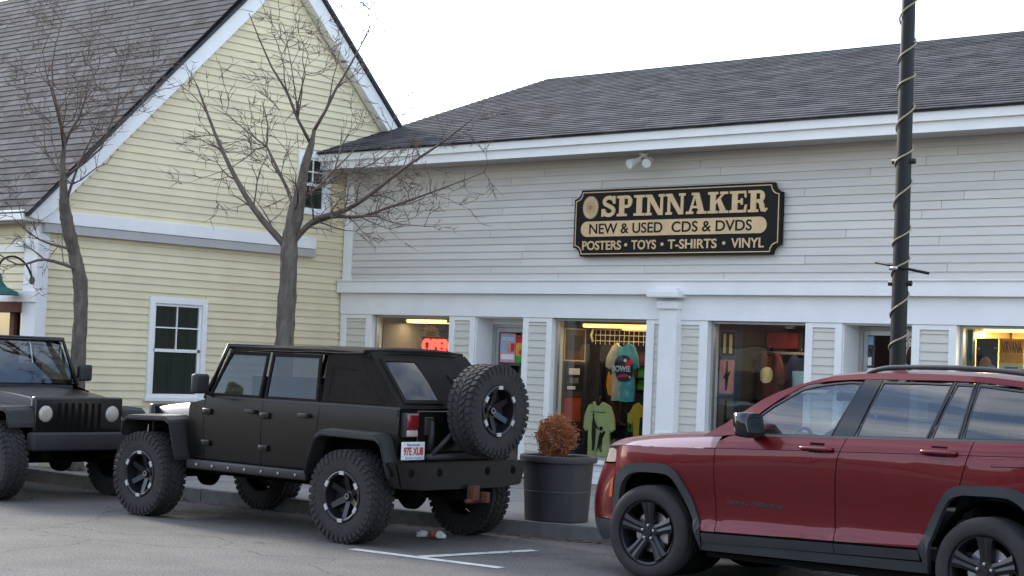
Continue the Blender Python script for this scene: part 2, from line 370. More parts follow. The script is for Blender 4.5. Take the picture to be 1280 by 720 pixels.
def ring(name, outer, inner, fmap, m, parent, out=0.0, lip=.01, closed=True):
    """a curved band between two outlines with the same number of points"""
    bm = bmesh.new(); n = len(outer)
    A = [bm.verts.new(fmap(p[0], p[1], out)) for p in outer]; B = [bm.verts.new(fmap(p[0], p[1], out)) for p in inner]
    A2 = [bm.verts.new(fmap(p[0], p[1], out-lip)) for p in outer]; B2 = [bm.verts.new(fmap(p[0], p[1], out-lip)) for p in inner]
    for i in range(n if closed else n-1):
        j = (i+1) % n
        bm.faces.new((A[i], A[j], B[j], B[i])); bm.faces.new((A[i], A2[i], A2[j], A[j])); bm.faces.new((B[i], B[j], B2[j], B2[i]))
    return fin(name, bm, m, parent)
def inset_poly(poly, d):
    n = len(poly); area = sum(poly[i][0]*poly[(i+1) % n][1]-poly[(i+1) % n][0]*poly[i][1] for i in range(n)); s = 1 if area > 0 else -1
    o = []
    for i in range(n):
        a, b, c = poly[i-1], poly[i], poly[(i+1) % n]
        e1 = Vector((b[0]-a[0], b[1]-a[1])).normalized(); e2 = Vector((c[0]-b[0], c[1]-b[1])).normalized()
        n1_ = Vector((-e1.y, e1.x))*s; n2_ = Vector((-e2.y, e2.x))*s
        bi = (n1_+n2_); k = bi.length
        bi = bi/k if k > 1e-6 else n1_
        o.append((b[0]+bi.x*d/max(.5, bi.dot(n1_)), b[1]+bi.y*d/max(.5, bi.dot(n1_))))
    return o
def grid(name, rows, m, parent, smooth=True):
    bm = bmesh.new(); V = [[bm.verts.new(p) for p in r] for r in rows]
    for a, b in zip(V, V[1:]):
        for i in range(len(a)-1): bm.faces.new((a[i], a[i+1], b[i+1], b[i]))
    return fin(name, bm, m, parent, smooth)
def mirror(o, parent=None):
    c = o.copy(); COL.objects.link(c); c.parent = o.parent if parent is None else parent; c.scale = (1, -1, 1); return c
# ================================================================ ground, road, kerb, pavement
KERB = [(-80, -5.80), (-17.7, -5.76), (-16.0, -5.66), (-13.3, -5.34), (-10.6, -4.76), (60, -4.72)]
def ky(x): return lerp(x, KERB)
bm = bmesh.new(); v = [bm.verts.new(p) for p in ((-1500, -1500, -.03), (1500, -1500, -.03), (1500, 1500, -.03), (-1500, 1500, -.03))]; bm.faces.new(v)
struct(fin('ground', bm, 'ground'))
bm = bmesh.new(); K0 = [bm.verts.new((p[0], p[1]+.05, 0)) for p in KERB]; K1 = [bm.verts.new((p[0], -17.25, 0)) for p in KERB]
for i in range(len(KERB)-1): bm.faces.new((K1[i], K1[i+1], K0[i+1], K0[i]))
struct(fin('road', bm, 'asphalt'))
bm = bmesh.new(); K0 = [bm.verts.new((p[0], p[1]+.1, .122)) for p in KERB]; K1 = [bm.verts.new((p[0], 6, .122)) for p in KERB]
for i in range(len(KERB)-1): bm.faces.new((K0[i], K0[i+1], K1[i+1], K1[i]))
walk = struct(fin('pavement', bm, 'granite'))
bm = bmesh.new(); bx(bm, -80, 60, -34.5, -17.2, -.02, .14)
struct(fin('far_pavement', bm, 'concrete'))
def slab(x0, x1, ya0, ya1, yb0, yb1):
    g = .008; bm = bmesh.new(); dz = rnd.uniform(-.003, .003)
    prism(bm, [(x0+g, ya0+g), (x1-g, ya1+g), (x1-g, yb1-g), (x0+g, yb0-g)], .10, .14+dz, 'z')
    fin('paving_slab', bm, 'concrete', walk)
x = -26.0
while x < 4:
    x1 = x+1.52; rows = [-.02, -1.56, -3.1] if x > -19.9 else [-5.42]
    k0, k1 = ky(x)+.165, ky(x1)+.165
    while rows[-1]-1.5 > max(k0, k1)+.4: rows.append(rows[-1]-1.54)
    for a, b in zip(rows, rows[1:]): slab(x, x1, b, b, a, a)
    slab(x, x1, k0, k1, rows[-1], rows[-1]); x = x1
kerb = thing('kerb', 'low grey granite kerb running between road and pavement', 'kerb'); del kerb['category']; del kerb['label']; kerb['kind'] = 'structure'
for (ax, ay), (bx_, by) in zip(KERB, KERB[1:]):
    if ax < -40: ax, ay = -27, ky(-27)
    if bx_ > 20: bx_, by = 5, ky(5)
    L = math.dist((ax, ay), (bx_, by)); n = max(1, round(L/1.9)); d = Vector((bx_-ax, by-ay)).normalized(); nn = Vector((-d.y, d.x))
    for i in range(n):
        p = Vector((ax, ay))+d*(L*i/n+.007); q = Vector((ax, ay))+d*(L*(i+1)/n-.007); bm = bmesh.new(); h = .145+rnd.uniform(-.004, .004)
        prism(bm, [tuple(p), tuple(q), tuple(q+nn*.16), tuple(p+nn*.16)], -.1, h, 'z')
        tp = [e for e in bm.edges if all(v.co.z > .1 for v in e.verts)]
        bmesh.ops.bevel(bm, geom=tp, offset=.012, segments=2, affect='EDGES')
        fin('kerb_stone', bm, 'granite', kerb)
# parking stall mark on the asphalt: a T
bm = bmesh.new()
def stripe(a, b, w, z):
    a, b = Vector(a), Vector(b); d = (b-a).normalized(); n = Vector((-d.y, d.x))*w/2
    bm.faces.new([bm.verts.new((p.x, p.y, z)) for p in (a-n, b-n, b+n, a+n)])
stripe((-11.62, -7.40), (-9.95, -7.24), .12, .004); stripe((-10.88, -7.27), (-10.72, -5.92), .12, .0045)
o = fin('parking_mark', bm, 'roadpaint'); tag(o, 'worn white T shaped parking stall mark painted on the asphalt', 'road marking')

# ================================================================ storefront building
B = thing('storefront_building', 'long grey clapboard shop building with white trim, big display windows and dark roof', 'building', (-13, 0, .14))
B.location = (0, 0, 0)
XL, XR = -19.88, -4.6
ZB, ZD, ZS, ZE = 2.365, 2.687, 2.872, 4.53       # beam bottom, band bottom, siding bottom, soffit
wall = box('upper_wall', (XL, XR, .03, .3, 2.4, 4.72), 'soffit', B)
def clap(name, x0, x1, z0, z1, m, parent, y=0.0, t0=.026, t1=.006):
    bm = bmesh.new(); prism(bm, [(y-t0, z0), (y+.02, z0), (y+.02, z1+.012), (y-t1, z1+.012)], x0, x1, 'x'); return fin(name, bm, m, parent)
rows = 16; ex = (ZE-ZS)/rows
for i in range(rows):
    z = ZS+i*ex; cuts = [XL+.19]; xx = XL + .19
    while True:
        xx += rnd.uniform(2.6, 4.9)
        if xx > XR-1: break
        cuts.append(xx)
    cuts.append(XR)
    for a, b in zip(cuts, cuts[1:]): clap('clapboard', a+.003, b-.003, z+rnd.uniform(-.001, .001), z+ex, 'siding', wall, t0=.024+rnd.uniform(-.001, .002))
box('corner_board', (XL, XL+.185, -.035, .03, ZS, ZE-.004), 'trim_white', B)
box('frieze_board', (XL+.185, XR, -.031, .03, ZE-.10, ZE-.002), 'siding', B)
box('soffit', (XL, XR, -.55, .05, ZE, ZE+.02), 'soffit', B)
box('fascia', (XL, XR, -.58, -.55, ZE-.012, ZE+.2), 'trim_white', B)
box('crown_moulding', (XL, XR, -.63, -.58, ZE+.11, ZE+.215), 'trim_white', B)
# roof of shingle courses
roof = prismo('roof', [(-.66, ZE+.215), (-.66, ZE+.235), (4.6, ZE+.22+5.26*.36), (9.9, ZE+.235), (9.9, ZE+.2)], XL, XR+.3, 'x', 'shingle', B)
for k in range(38):
    y0 = -.69+k*.14; z0 = ZE+.243+(y0+.66)*.36; bm = bmesh.new()
    prism(bm, [(y0, z0), (y0+.16, z0+.16*.36-.006), (y0+.16, z0+.16*.36-.001), (y0, z0+.013)], XL+.001, XR+.3, 'x'); fin('shingle_course', bm, 'shingle', roof)
# drip band and beam
box('drip_band', (XL, XR, -.14, .05, ZD, ZS-.006), 'trim_white', B, bev=.004)
box('band_cap', (XL, XR, -.165, -.0, ZS-.008, ZS+.012), 'trim_white', B)
box('beam', (XL, XR, -.045, .22, ZB, ZD+.02), 'trim_white', B)
# pillars with inset clapboards
def pillar(x0, x1, stile=.1, pil=None):
    core = box('pillar', (x0+.004, x1-.004, .0, .21, .16, ZB-.001), 'soffit', B)
    for a, b in ((x0, x0+stile), (x1-stile, x1)): box('stile', (a, b, -.032, .23, .16, ZB-.002), 'trim_white', core, bev=.003)
    box('top_rail', (x0+stile, x1-stile, -.03, .05, ZB-.06, ZB-.003), 'trim_white', core)
    box('base_block', (x0+stile, x1-stile, -.03, .05, .16, .42), 'trim_white', core)
    z = .42; segs = [(x0+stile, x1-stile)] if not pil else [(x0+stile, pil[0]), (pil[1], x1-stile)]
    while z < ZB-.07:
        z1 = min(z+.102, ZB-.06)
        for a, b in segs: clap('clapboard', a+.001, b-.001, z, z1, 'siding_panel', core, y=.004, t0=.022)
        z = z1
    return core
pillar(XL, -19.2, .12)
pillar(-17.577, -17.07); pillar(-16.16, -15.63)
P3 = pillar(-14.01, -13.03, .13, (-13.734, -13.452)); pillar(-11.582, -11.067); pillar(-10.138, -9.568); pillar(-7.9, -7.35); pillar(-5.4, XR)
pl = box('pilaster', (-13.734, -13.452, -.13, .0, .16, 2.59), 'trim_white', B, bev=.005)
box('pilaster_base', (-13.742, -13.444, -.138, -.001, .16, .92), 'trim_white', pl, bev=.004)
box('neck_moulding', (-13.76, -13.426, -.165, -.001, 2.50, 2.60), 'trim_white', pl, bev=.012)
cap = box('capital', (-13.87, -13.36, -.25, -.001, 2.645, 2.735), 'trim_white', pl, bev=.018)
box('capital_top', (-13.82, -13.40, -.22, -.001, 2.735, 2.765), 'trim_white', pl)
# windows
ZW = .47
def window(x0, x1):
    w = box('window', (x0-.001, x1+.001, -.06, .2, ZW-.05, ZW), 'trim_white', B, bev=.004)       # the sill
    box('knee_wall', (x0+.001, x1-.001, .02, .2, .14, ZW-.05), 'soffit', w)
    for z0, z1 in ((.15, .235), (.24, .325), (.33, .415)): clap('base_board', x0+.002, x1-.002, z0, z1-.012, 'trim_white', w, y=.02, t0=.02, t1=.012)
    for a, b, c, d in ((x0, x0+.035, ZW, ZB), (x1-.035, x1, ZW, ZB), (x0+.035, x1-.035, ZB-.035, ZB-.001), (x0+.035, x1-.035, ZW+.001, ZW+.035)):
        box('frame', (a, b, .06, .12, c, d), 'alu', w)
    box('pane', (x0+.03, x1-.03, .086, .092, ZW+.03, ZB-.03), 'shop_glass', w)
WINS = [(-19.2, -17.577), (-15.63, -14.01), (-13.03, -11.582), (-9.568, -7.9), (-7.35, -5.4)]
for a, b in WINS: window(a, b)
# recessed doors
def door(x0, x1, zt, depth=.34):
    j = box('door_reveal', (x0-.03, x0+.012, .0, depth+.1, .16, ZB), 'trim_white', B); box('door_reveal', (x1-.012, x1+.03, .0, depth+.1, .16, ZB), 'trim_white', B)
    box('door_head', (x0+.012, x1-.012, .02, depth+.1, ZB-.02, ZB+.03), 'trim_white', B)
    box('transom_board', (x0+.012, x1-.012, depth-.02, depth+.1, zt+.11, ZB-.02), 'trim_white', B)
    box('threshold', (x0+.012, x1-.012, .0, depth+.1, .13, .165), 'concrete', B)
    d = box('door', (x0+.012, x0+.075, depth, depth+.06, .165, zt+.11), 'alu', B)
    box('door_stile', (x1-.075, x1-.012, depth, depth+.06, .165, zt+.11), 'alu', d)
    box('door_frame_top', (x0+.075, x1-.075, depth, depth+.06, zt+.065, zt+.11), 'alu', d)
    l0, l1 = x0+.08, x1-.08
    for a, b, c, e in ((l0, l0+.055, .18, zt+.06), (l1-.055, l1, .18, zt+.06), (l0+.055, l1-.055, zt, zt+.06), (l0+.055, l1-.055, .18, .36)): box('door_leaf_frame', (a, b, depth+.005, depth+.05, c, e), 'alu', d)
    box('pane', (l0+.05, l1-.05, depth+.02, depth+.026, .35, zt+.01), 'shop_glass', d)
    tubeo('handle', [(l1-.09, depth+.0, .95), (l1-.09, depth-.05, .97), (l1-.09, depth-.05, 1.25), (l1-.09, depth, 1.27)], .011, 'steel', d)
    return d
D1 = door(-17.07, -16.16, 2.16); D2 = door(-11.067, -10.138, 2.235)
# rooms behind the glass
box('shop_floor', (XL, XR, .2, 6, .1, .158), 'shop_floor', B); box('shop_ceiling', (XL, XR, .24, 6, 2.60, 2.64), 'shop_wall', B)
box('back_wall', (XL, XR, 4.6, 4.7, .158, 2.6), 'dark_brown', B); box('end_wall', (XL, XL+.05, .24, 4.6, .158, 2.6), 'shop_wall', B); box('end_wall', (XR-.05, XR, .24, 4.6, .158, 2.6), 'shop_wall', B)
for x, m in ((-19.2, 'shop_wall'), (-17.5, 'shop_wall'), (-15.66, 'shop_blue'), (-13.93, 'dark_brown'), (-13.06, 'shop_blue'), (-11.5, 'dark_brown'), (-9.60, 'shop_teal'), (-7.82, 'shop_cream')):
    d_ = .78 if m == 'shop_blue' else .44 if m == 'shop_teal' else 1.35
    box('display_side', (x-.02, x+.02, .215, d_, .16, 2.5), m, B)
    if d_ < 1.3: box('display_side', (x-.02, x+.02, d_+.001, 1.35, .16, 2.5), 'dark_brown' if m == 'shop_blue' else 'shop_cream', B)
for (x0, x1), m in zip(WINS[:4], ('shop_wall', 'dark_brown', 'dark_brown', 'shop_cream')):
    box('display_floor', (x0, x1, .21, 1.35, .36, .44), 'dark_brown', B)
    if m != 'shop_wall': box('display_back', (x0+.03, x1-.03, 1.3, 1.34, .44, 2.58 if m == 'shop_cream' else 1.95), m, B)
box('display_ceiling', (-15.6, -14.03, .22, 1.3, 2.34, 2.37), 'shop_blue', B); box('display_ceiling', (-13.0, -11.6, .22, 1.3, 2.34, 2.37), 'shop_blue', B); box('display_ceiling', (-9.55, -7.92, .22, 1.3, 2.40, 2.43), 'shop_cream', B)

# ================================================================ yellow building on the left
Y = thing('yellow_building', 'pale yellow clapboard gable building with dark shingle roof at the left', 'building', (0, 0, 0))
SX, FY, EV = -19.9, -5.4, 3.36
PK = (-1.4, EV+4.0)                                # gable peak (y, z)
sw = box('side_wall', (SX-.2, SX-.03, FY+.03, 2.6, .1, EV), 'yellow_siding', Y)
prismo('gable_wall', [(FY+.05, EV), (2.6, EV), PK], SX-.2, SX-.03, 'x', 'yellow_siding', Y)
SWIN = [(-1.02, -.36, 3.88, 4.78), (-3.6, -2.6, 1.05, 2.45)]      # y0,y1,z0,z1 with casing
z = .3
while z < PK[1]-.1:
    z1 = z+.105; lo, hi = (FY+.15, 2.6) if z < EV else (FY+(z1-EV)+.02, 2.6-(z1-EV)-.02)
    spans = [(lo, hi)]
    for a, b, c, d in SWIN:
        if z1 > c and z < d:
            spans = [s for p, q in spans for s in ((p, min(q, a)), (max(p, b), q)) if s[1]-s[0] > .05]
    for p, q in spans:
        bm = bmesh.new(); prism(bm, [(SX, z), (SX-.05, z), (SX-.05, z1+.01), (SX-.021, z1+.01)], p, q, 'y')
        fin('clapboard', bm, 'yellow_siding', sw)
    z = z1
def sash(y0, y1, z0, z1):
    w = box('window', (SX-.08, SX+.05, y0-.03, y1+.03, z0-.05, z0), 'trim_white', Y)
    for a, b, c, d in ((y0, y0+.085, z0, z1), (y1-.085, y1, z0, z1), (y0+.085, y1-.085, z1-.09, z1)): box('casing', (SX-.08, SX+.03, a, b, c, d), 'trim_white', w)
    i0, i1, zm = y0+.085, y1-.085, (z0+z1-.09)/2
    for a, b, c, d in ((i0, i1, zm-.022, zm+.022), (i0, i1, z0, z0+.05), (i0, i1, z1-.13, z1-.09), (i0, i0+.04, z0+.05, z1-.13), (i1-.04, i1, z0+.05, z1-.13)): box('sash_bar', (SX-.06, SX-.005, a, b, c, d), 'trim_white', w)
    box('muntin', (SX-.045, SX-.012, (i0+i1)/2-.009, (i0+i1)/2+.009, zm+.022, z1-.13), 'trim_white', w)
    box('muntin', (SX-.045, SX-.0125, i0+.04, i1-.04, (zm+z1-.11)/2-.009, (zm+z1-.11)/2+.009), 'trim_white', w)
    box('pane', (SX-.036, SX-.03, i0+.03, i1-.03, z0+.04, z1-.12), 'tint_glass', w)
    box('blind', (SX-.16, SX-.15, i0, i1, z0+.2, z1-.1), 'interior_grey', w)
for a in SWIN: sash(*a)
for x0, x1, y0, y1 in ((SX-.30, SX+.012, FY-.02, FY+.005), (SX-.03, SX+.012, FY+.005, FY+.15)): box('corner_board', (x0, x1, y0, y1, .14, EV-.05), 'trim_white', Y)
box('pent_board', (SX-.02, SX+.10, FY-.25, -.66, EV-.05, EV+.12), 'trim_white', Y, bev=.006); box('pent_shadow_strip', (SX-.02, SX+.085, FY+.02, -.66, EV-.17, EV-.055), 'soffit', Y)  # strip below the pent board stands in for the shadow under it
box('front_soffit', (-30, SX+.02, FY-.24, FY+.1, EV-.06, EV-.04), 'soffit', Y); box('gutter', (-30, SX+.10, FY-.33, FY-.24, EV-.04, EV+.09), 'trim_white', Y, bev=.012)
yr = prismo('roof', [(FY-.3, EV+.0), (FY-.3, EV+.06), (PK[0], PK[1]+.36), (2.9, EV+.06), (2.9, EV+0), (PK[0], PK[1]+.3)], -30, SX+.20, 'x', 'shingle', Y)
for k in range(42):
    y0 = FY-.33+k*.10; z0 = EV+.075+(y0-FY+.3)*1.025; bm = bmesh.new()
    prism(bm, [(y0, z0), (y0+.12, z0+.118), (y0+.12, z0+.126), (y0-.006, z0+.014)], -30, SX+.21, 'x'); fin('shingle_course', bm, 'shingle', yr)
for s in (-1, 1):
    e = FY-.28 if s < 0 else 2.88
    bm = bmesh.new(); a = (e, EV+.0); b = (PK[0], PK[1]+.27)
    prism(bm, [a, b, (b[0], b[1]-.30), (a[0]-s*.24, a[1]-.03)], SX-.01, SX+.15, 'x'); fin('rake_board', bm, 'trim_white', Y)
# street front of the yellow building
box('front_wall', (-30, SX-.2, FY+.02, FY+.2, 2.25, EV), 'yellow_siding', Y)
for i in range(10):
    z = 2.34+i*.102
    bm = bmesh.new(); prism(bm, [(FY-.012, z), (FY+.03, z), (FY+.03, z+.112), (FY+.012, z+.112)], -30, SX-.3, 'x'); fin('clapboard', bm, 'yellow_siding', Y)
box('front_band', (-30, SX-.3, FY-.03, FY+.02, 2.93, 3.02), 'trim_white', Y); box('front_band', (-30, SX+.02, FY-.05, FY+.02, 2.27, 2.42), 'trim_white', Y)
box('porch_beam', (-30, SX-.3, FY-.10, FY+.1, 2.13, 2.265), 'rust', Y)
box('front_base', (-30, SX-.3, FY+.02, FY+.15, .1, .55), 'trim_white', Y)
for i in range(6):
    x = SX-.55-i*.62
    box('mullion', (x-.05, x+.05, FY+.0, FY+.1, .55, 2.13), 'rust', Y); box('pane', (x-.57, x-.05, FY+.05, FY+.056, .55, 2.13), 'tint_glass', Y)
box('pane', (SX-.5, SX-.3, FY+.05, FY+.056, .55, 2.13), 'tint_glass', Y)
box('room_back', (-30, SX-.25, -3.0, -2.9, .1, 2.3), 'shop_wall', Y)
# ================================================================ wheels
def wheel_suv(parent, x, y, side, r=.387, w=.275, steer=0):
    """side=-1: outer face towards -y"""
    s = side
    o = r
    prof = [(.262, w*.44), (.285, w*.5), (.33, w*.52), (o-.025, w*.47), (o-.006, w*.40), (o, w*.30)]
    for g in (.19, .0, -.19): prof += [(o, w*(g+.045)), (o-.009, w*(g+.03)), (o-.009, w*(g-.03)), (o, w*(g-.045))]
    prof += [(o, -w*.30), (o-.006, -w*.40), (o-.025, -w*.47), (.33, -w*.52), (.285, -w*.5), (.262, -w*.44)]
    t = latheo('wheel', prof, 'tyre', parent, 64, 'y'); t.location = (x, y, r); t.rotation_euler = (0, 0, steer)
    latheo('rim_barrel', [(.266, s*w*.50), (.262, s*w*.42), (.248, s*w*.40), (.236, s*w*.2), (.232, -s*w*.4), (.262, -s*w*.44)], 'rim_black', t, 48, 'y')
    bm = bmesh.new(); f0 = s*w*.36
    for k in range(5):
        a = R(90+72*k); ca, sa = math.cos(a), math.sin(a)
        def P(rr, ww, d): return (ca*rr - sa*ww, f0 + s*d, sa*rr + ca*ww)
        rows = []
        for rr, hw, d in ((.035, .044, -.012), (.09, .042, -.004), (.16, .047, .008), (.215, .058, .018), (.246, .068, .022)):
            rows.append([P(rr, -hw*1.12, d-.045), P(rr, -hw, d-.004), P(rr, -hw*.45, d+.006), P(rr, 0, d-.002), P(rr, hw*.45, d+.006), P(rr, hw, d-.004), P(rr, hw*1.12, d-.045)])
        V = [[bm.verts.new(p) for p in q] for q in rows]
        for i in range(4):
            for j in range(6): bm.faces.new((V[i][j], V[i][j+1], V[i+1][j+1], V[i+1][j]))
        bm.faces.new(V[-1])
    sp = fin('spokes', bm, 'rim_black', t); autosmooth(sp, 30)
    latheo('hub_cap', [(.0, f0+s*.006), (.03, f0+s*.005), (.034, f0-s*.004), (.074, f0-s*.006), (.08, f0-s*.03)], 'rim_black', t, 24, 'y')
    for k in range(5):
        a = R(90+36+72*k+36)
        latheo('lug_nut', [(0, f0+s*.016), (.011, f0+s*.014), (.013, f0-s*.006)], 'lug', t, 8, 'y', (math.cos(a)*.0565, 0, math.sin(a)*.0565))
    latheo('brake_disc', [(.05, f0-s*.075), (.17, f0-s*.075), (.17, f0-s*.09), (.05, f0-s*.09)], 'steel', t, 40, 'y')
    bm = bmesh.new(); bx(bm, .07, .165, f0-s*.10 if s > 0 else f0+.05, f0-s*.05 if s > 0 else f0+.10, -.09, .09, bev=.012); fin('caliper', bm, 'steel', t)
    latheo('inner_disc', [(0.0, -s*w*.18), (.235, -s*w*.18)], 'under', t, 32, 'y')
    return t

# ================================================================ red SUV
SUVX, SUVY, HW = -7.27, -6.75+.975, .975
S = thing('suv', 'dark red metallic SUV with black wheels and roof rails parked in front of the shop', 'car', (SUVX, SUVY, 0))
plan = [(-2.40, 0), (-2.395, .30), (-2.365, .55), (-2.28, .73), (-2.10, .865), (-1.82, .935), (-1.5, .955), (-1.1, .968), (-.5, .975), (.5, .975), (1.3, .972), (1.8, .955), (2.1, .91), (2.30, .80), (2.42, .60), (2.47, .35), (2.48, 0)]
dense = smooth_path(plan, 16); acc = [0]
for a, b in zip(dense, dense[1:]): acc.append(acc[-1]+math.dist(a, b))
s0 = min(range(len(dense)), key=lambda i: abs(dense[i][0])); UU = [a-acc[s0]+dense[s0][0] for a in acc]
UF, UR = UU[0], UU[-1]
def planpt(u):
    u = max(UF, min(UR, u)); lo, hi = 0, len(UU)-1
    while hi-lo > 1:
        mid = (lo+hi)//2
        if UU[mid] <= u: lo = mid
        else: hi = mid
    t = (u-UU[lo])/(UU[hi]-UU[lo]) if UU[hi] > UU[lo] else 0
    a, b = dense[lo], dense[hi]; d = Vector((b[0]-a[0], b[1]-a[1])).normalized()
    a0, b1 = dense[max(0, lo-2)], dense[min(len(dense)-1, hi+2)]; d = Vector((b1[0]-a0[0], b1[1]-a0[1])).normalized()
    return a[0]+(b[0]-a[0])*t, a[1]+(b[1]-a[1])*t, Vector((-d.y, d.x))
SIDE = [(.20, -.12), (.30, -.055), (.38, -.034), (.445, -.010), (.49, .0), (.515, -.004), (.56, -.030), (.70, -.026), (.88, -.006), (1.02, .003), (1.115, .003), (1.148, -.003), (1.16, -.010), (1.20, -.020), (1.262, -.050), (1.33, -.085)]
FRONT = [(.20, -.12), (.30, -.04), (.42, .0), (.55, .012), (.68, .0), (.80, -.03), (.90, -.062), (1.0, -.088), (1.08, -.105)]
REAR = [(.20, -.12), (.35, -.02), (.5, .01), (.62, .015), (.70, -.01), (1.0, -.02), (1.2, -.05), (1.4, -.10)]
def sst(a, b, x): t = max(0, min(1, (x-a)/(b-a))); return t*t*(3-2*t)
def body(u, z, off=0.0):
    x, w, n = planpt(u)
    zz = z-.037*max(-1.9, min(1.9, u)); d = pchip(zz, SIDE)
    kf = sst(-1.75, -2.25, u) if u < 0 else 0; kr = sst(1.85, 2.35, u) if u > 0 else 0
    if kf: d = d*(1-kf)+pchip(z, FRONT)*kf
    if kr: d = d*(1-kr)+pchip(z, REAR)*kr
    for c in (-1.482, 1.482):
        e = (u-c)/.62; g = (z-.93)/.24
        d += .024*math.exp(-e*e)*math.exp(-g*g)
    return Vector((x+n.x*(d+off), -(w+n.y*(d+off)), z))
def zsh(u): return 1.155+.038*u if u > -1.9 else 1.0828-(-1.9-u)*.07
def zbelt(u): return 1.262+.036*u
FO = [(-1.945, .40), (-1.945, .62), (-1.925, .789), (-1.86, .875), (-1.76, .93), (-1.63, .953), (-1.384, .96), (-1.29, .93), (-1.218, .868), (-1.116, .72), (-1.045, .56), (-1.0, .452)]
FI = [(-1.885, .40), (-1.885, .60), (-1.855, .74), (-1.80, .81), (-1.73, .855), (-1.62, .879), (-1.39, .882), (-1.30, .855), (-1.25, .80), (-1.16, .66), (-1.09, .52), (-1.02, .30)]
RO = [(.945, .505), (.985, .62), (1.047, .75), (1.115, .87), (1.175, .945), (1.262, .985), (1.35, .993), (1.62, .998), (1.74, .97), (1.83, .89), (1.92, .74), (1.985, .52)]
RI = [(1.0, .32), (1.03, .55), (1.09, .71), (1.14, .81), (1.19, .88), (1.27, .915), (1.35, .922), (1.60, .926), (1.69, .90), (1.77, .83), (1.85, .70), (1.91, .50)]
def arc(P, n=5): return smooth_path(P, n)
parts = []
def pan(*a, **k): parts.append(panel(*a, **k)); return parts[-1]
G = .0035
fender = [(-.868, .455), (-.885, .80), (-.887, zsh(-.887)-.004)] + [(u, zsh(u)-.004) for u in (-1.1, -1.35, -1.6, -1.80, -1.9)] + [(-1.965, 1.05), (-1.945, .97), (-1.945, .90), (-1.945, .86)] + arc(FO[2:])[0:] 
pan('front_fender', fender, body, 'car_red', S)
fd = [(-.861, .458), (.226, .490), (.219, .70), (.224, .95), (.236, 1.10), (.262, 1.19), (.291, zbelt(.291))] + [(u, zbelt(u)) for u in (0, -.3, -.60)] + [(-.78, 1.222), (-.872, 1.175), (-.880, 1.12), (-.878, .80)]
def crease(poly):
    # split an outline along the shoulder line into a lower and an upper sheet
    def clip(P, keep):
        o = []
        for i in range(len(P)):
            a, b = P[i], P[(i+1) % len(P)]; da, db = keep(a), keep(b)
            if da >= 0: o.append(a)
            if (da >= 0) != (db >= 0): t = da/(da-db); o.append((a[0]+(b[0]-a[0])*t, a[1]+(b[1]-a[1])*t))
        return o
    return clip(poly, lambda p: (1.155+.038*p[0]-.0022)-p[1]), clip(poly, lambda p: p[1]-(1.155+.038*p[0]+.0022))
lo, hi = crease(fd); FD = pan('front_door', lo, body, 'car_red', S); pan('shoulder', hi, body, 'car_red', FD, step=.035, out=.003)
rd = [(.234, .490), (.938, .508)] + arc(RO[:6])[1:] + [(1.290, 1.10), (1.318, 1.22), (1.338, zbelt(1.338))] + [(u, zbelt(u)) for u in (1.0, .6, .299)] + [(.270, 1.19), (.244, 1.10), (.232, .95), (.227, .70)]
lo, hi = crease(rd); RD = pan('rear_door', lo, body, 'car_red', S); pan('shoulder', hi, body, 'car_red', RD, step=.035, out=.003)
qp = [(1.270, .990)] + arc(RO[6:])[0:] + [(2.02, .56), (2.28, .56), (2.30, .80), (2.30, 1.20), (2.22, 1.36)] + [(u, zbelt(u)) for u in (2.0, 1.7, 1.346)] + [(1.326, 1.22), (1.298, 1.10)]
lo, hi = crease(qp); QP = pan('quarter_panel', lo, body, 'car_red', S); pan('shoulder', hi, body, 'car_red', QP, step=.035, out=.003)
tg = [(2.306, .60), (UR, .60), (UR, 1.28), (2.306, 1.28)]
pan('tailgate', tg, body, 'car_red', S)
pan('tail_lamp', [(2.16, 1.06), (2.50, 1.04), (2.50, 1.17), (2.18, 1.17)], body, 'tail_red', S, out=.006, step=.04)
pan('rear_bumper', [(1.995, .30), (UR, .30), (UR, .59), (2.30, .55), (1.985, .54)], body, 'clad', S, out=.012)
nose = [(-1.955, .46), (-1.955, .62), (-1.945, .80), (-1.955, .925), (-2.1, .915), (-2.3, .91), (UF, .86), (UF, .46)]
pan('front_bumper', nose, body, 'car_red', S)
pan('lower_valance', [(-1.95, .30), (-1.95, .452), (UF, .452), (UF, .26), (-2.2, .26)], body, 'clad', S)
pan('grille', [(-2.30, .875), (UF, .875), (UF, 1.03), (-2.30, 1.02)], body, 'gloss_black', S)
pan('headlamp', [(-1.955, .975), (-1.975, 1.04), (-2.1, 1.05), (-2.29, 1.035), (-2.29, .925), (-2.1, .93), (-1.965, .94)], body, 'lens_clear', S, out=-.004)
pan('side_marker', [(-2.005, .645), (-1.995, .70), (-1.972, .805), (-1.952, .805), (-1.968, .645)], body, 'amber', S, out=.014, step=.02, lip=.012)
parts.append(ring('front_arch_cladding', arc(FO)+[], arc(FI), lambda u, z, o: body(u, z, o), 'clad', S, out=.016, lip=.06, closed=False))
parts.append(ring('rear_arch_cladding', arc(RO), arc(RI), body, 'clad', S, out=.016, lip=.06, closed=False))
for nme, a, b in (('front_door_moulding', -.995, .226), ('rear_door_moulding', .234, .945)):
    za = lambda u: .462+.0275*(u+.2); 
    pan(nme, [(a, za(a)-.078), (b, za(b)-.078), (b, za(b)-.004), (a, za(a)-.004)], body, 'clad', S, out=.012)
pan('rocker', [(-1.02, .295), (1.0, .325), (1.0, .405), (-1.02, .362)], body, 'clad', S, out=.004)
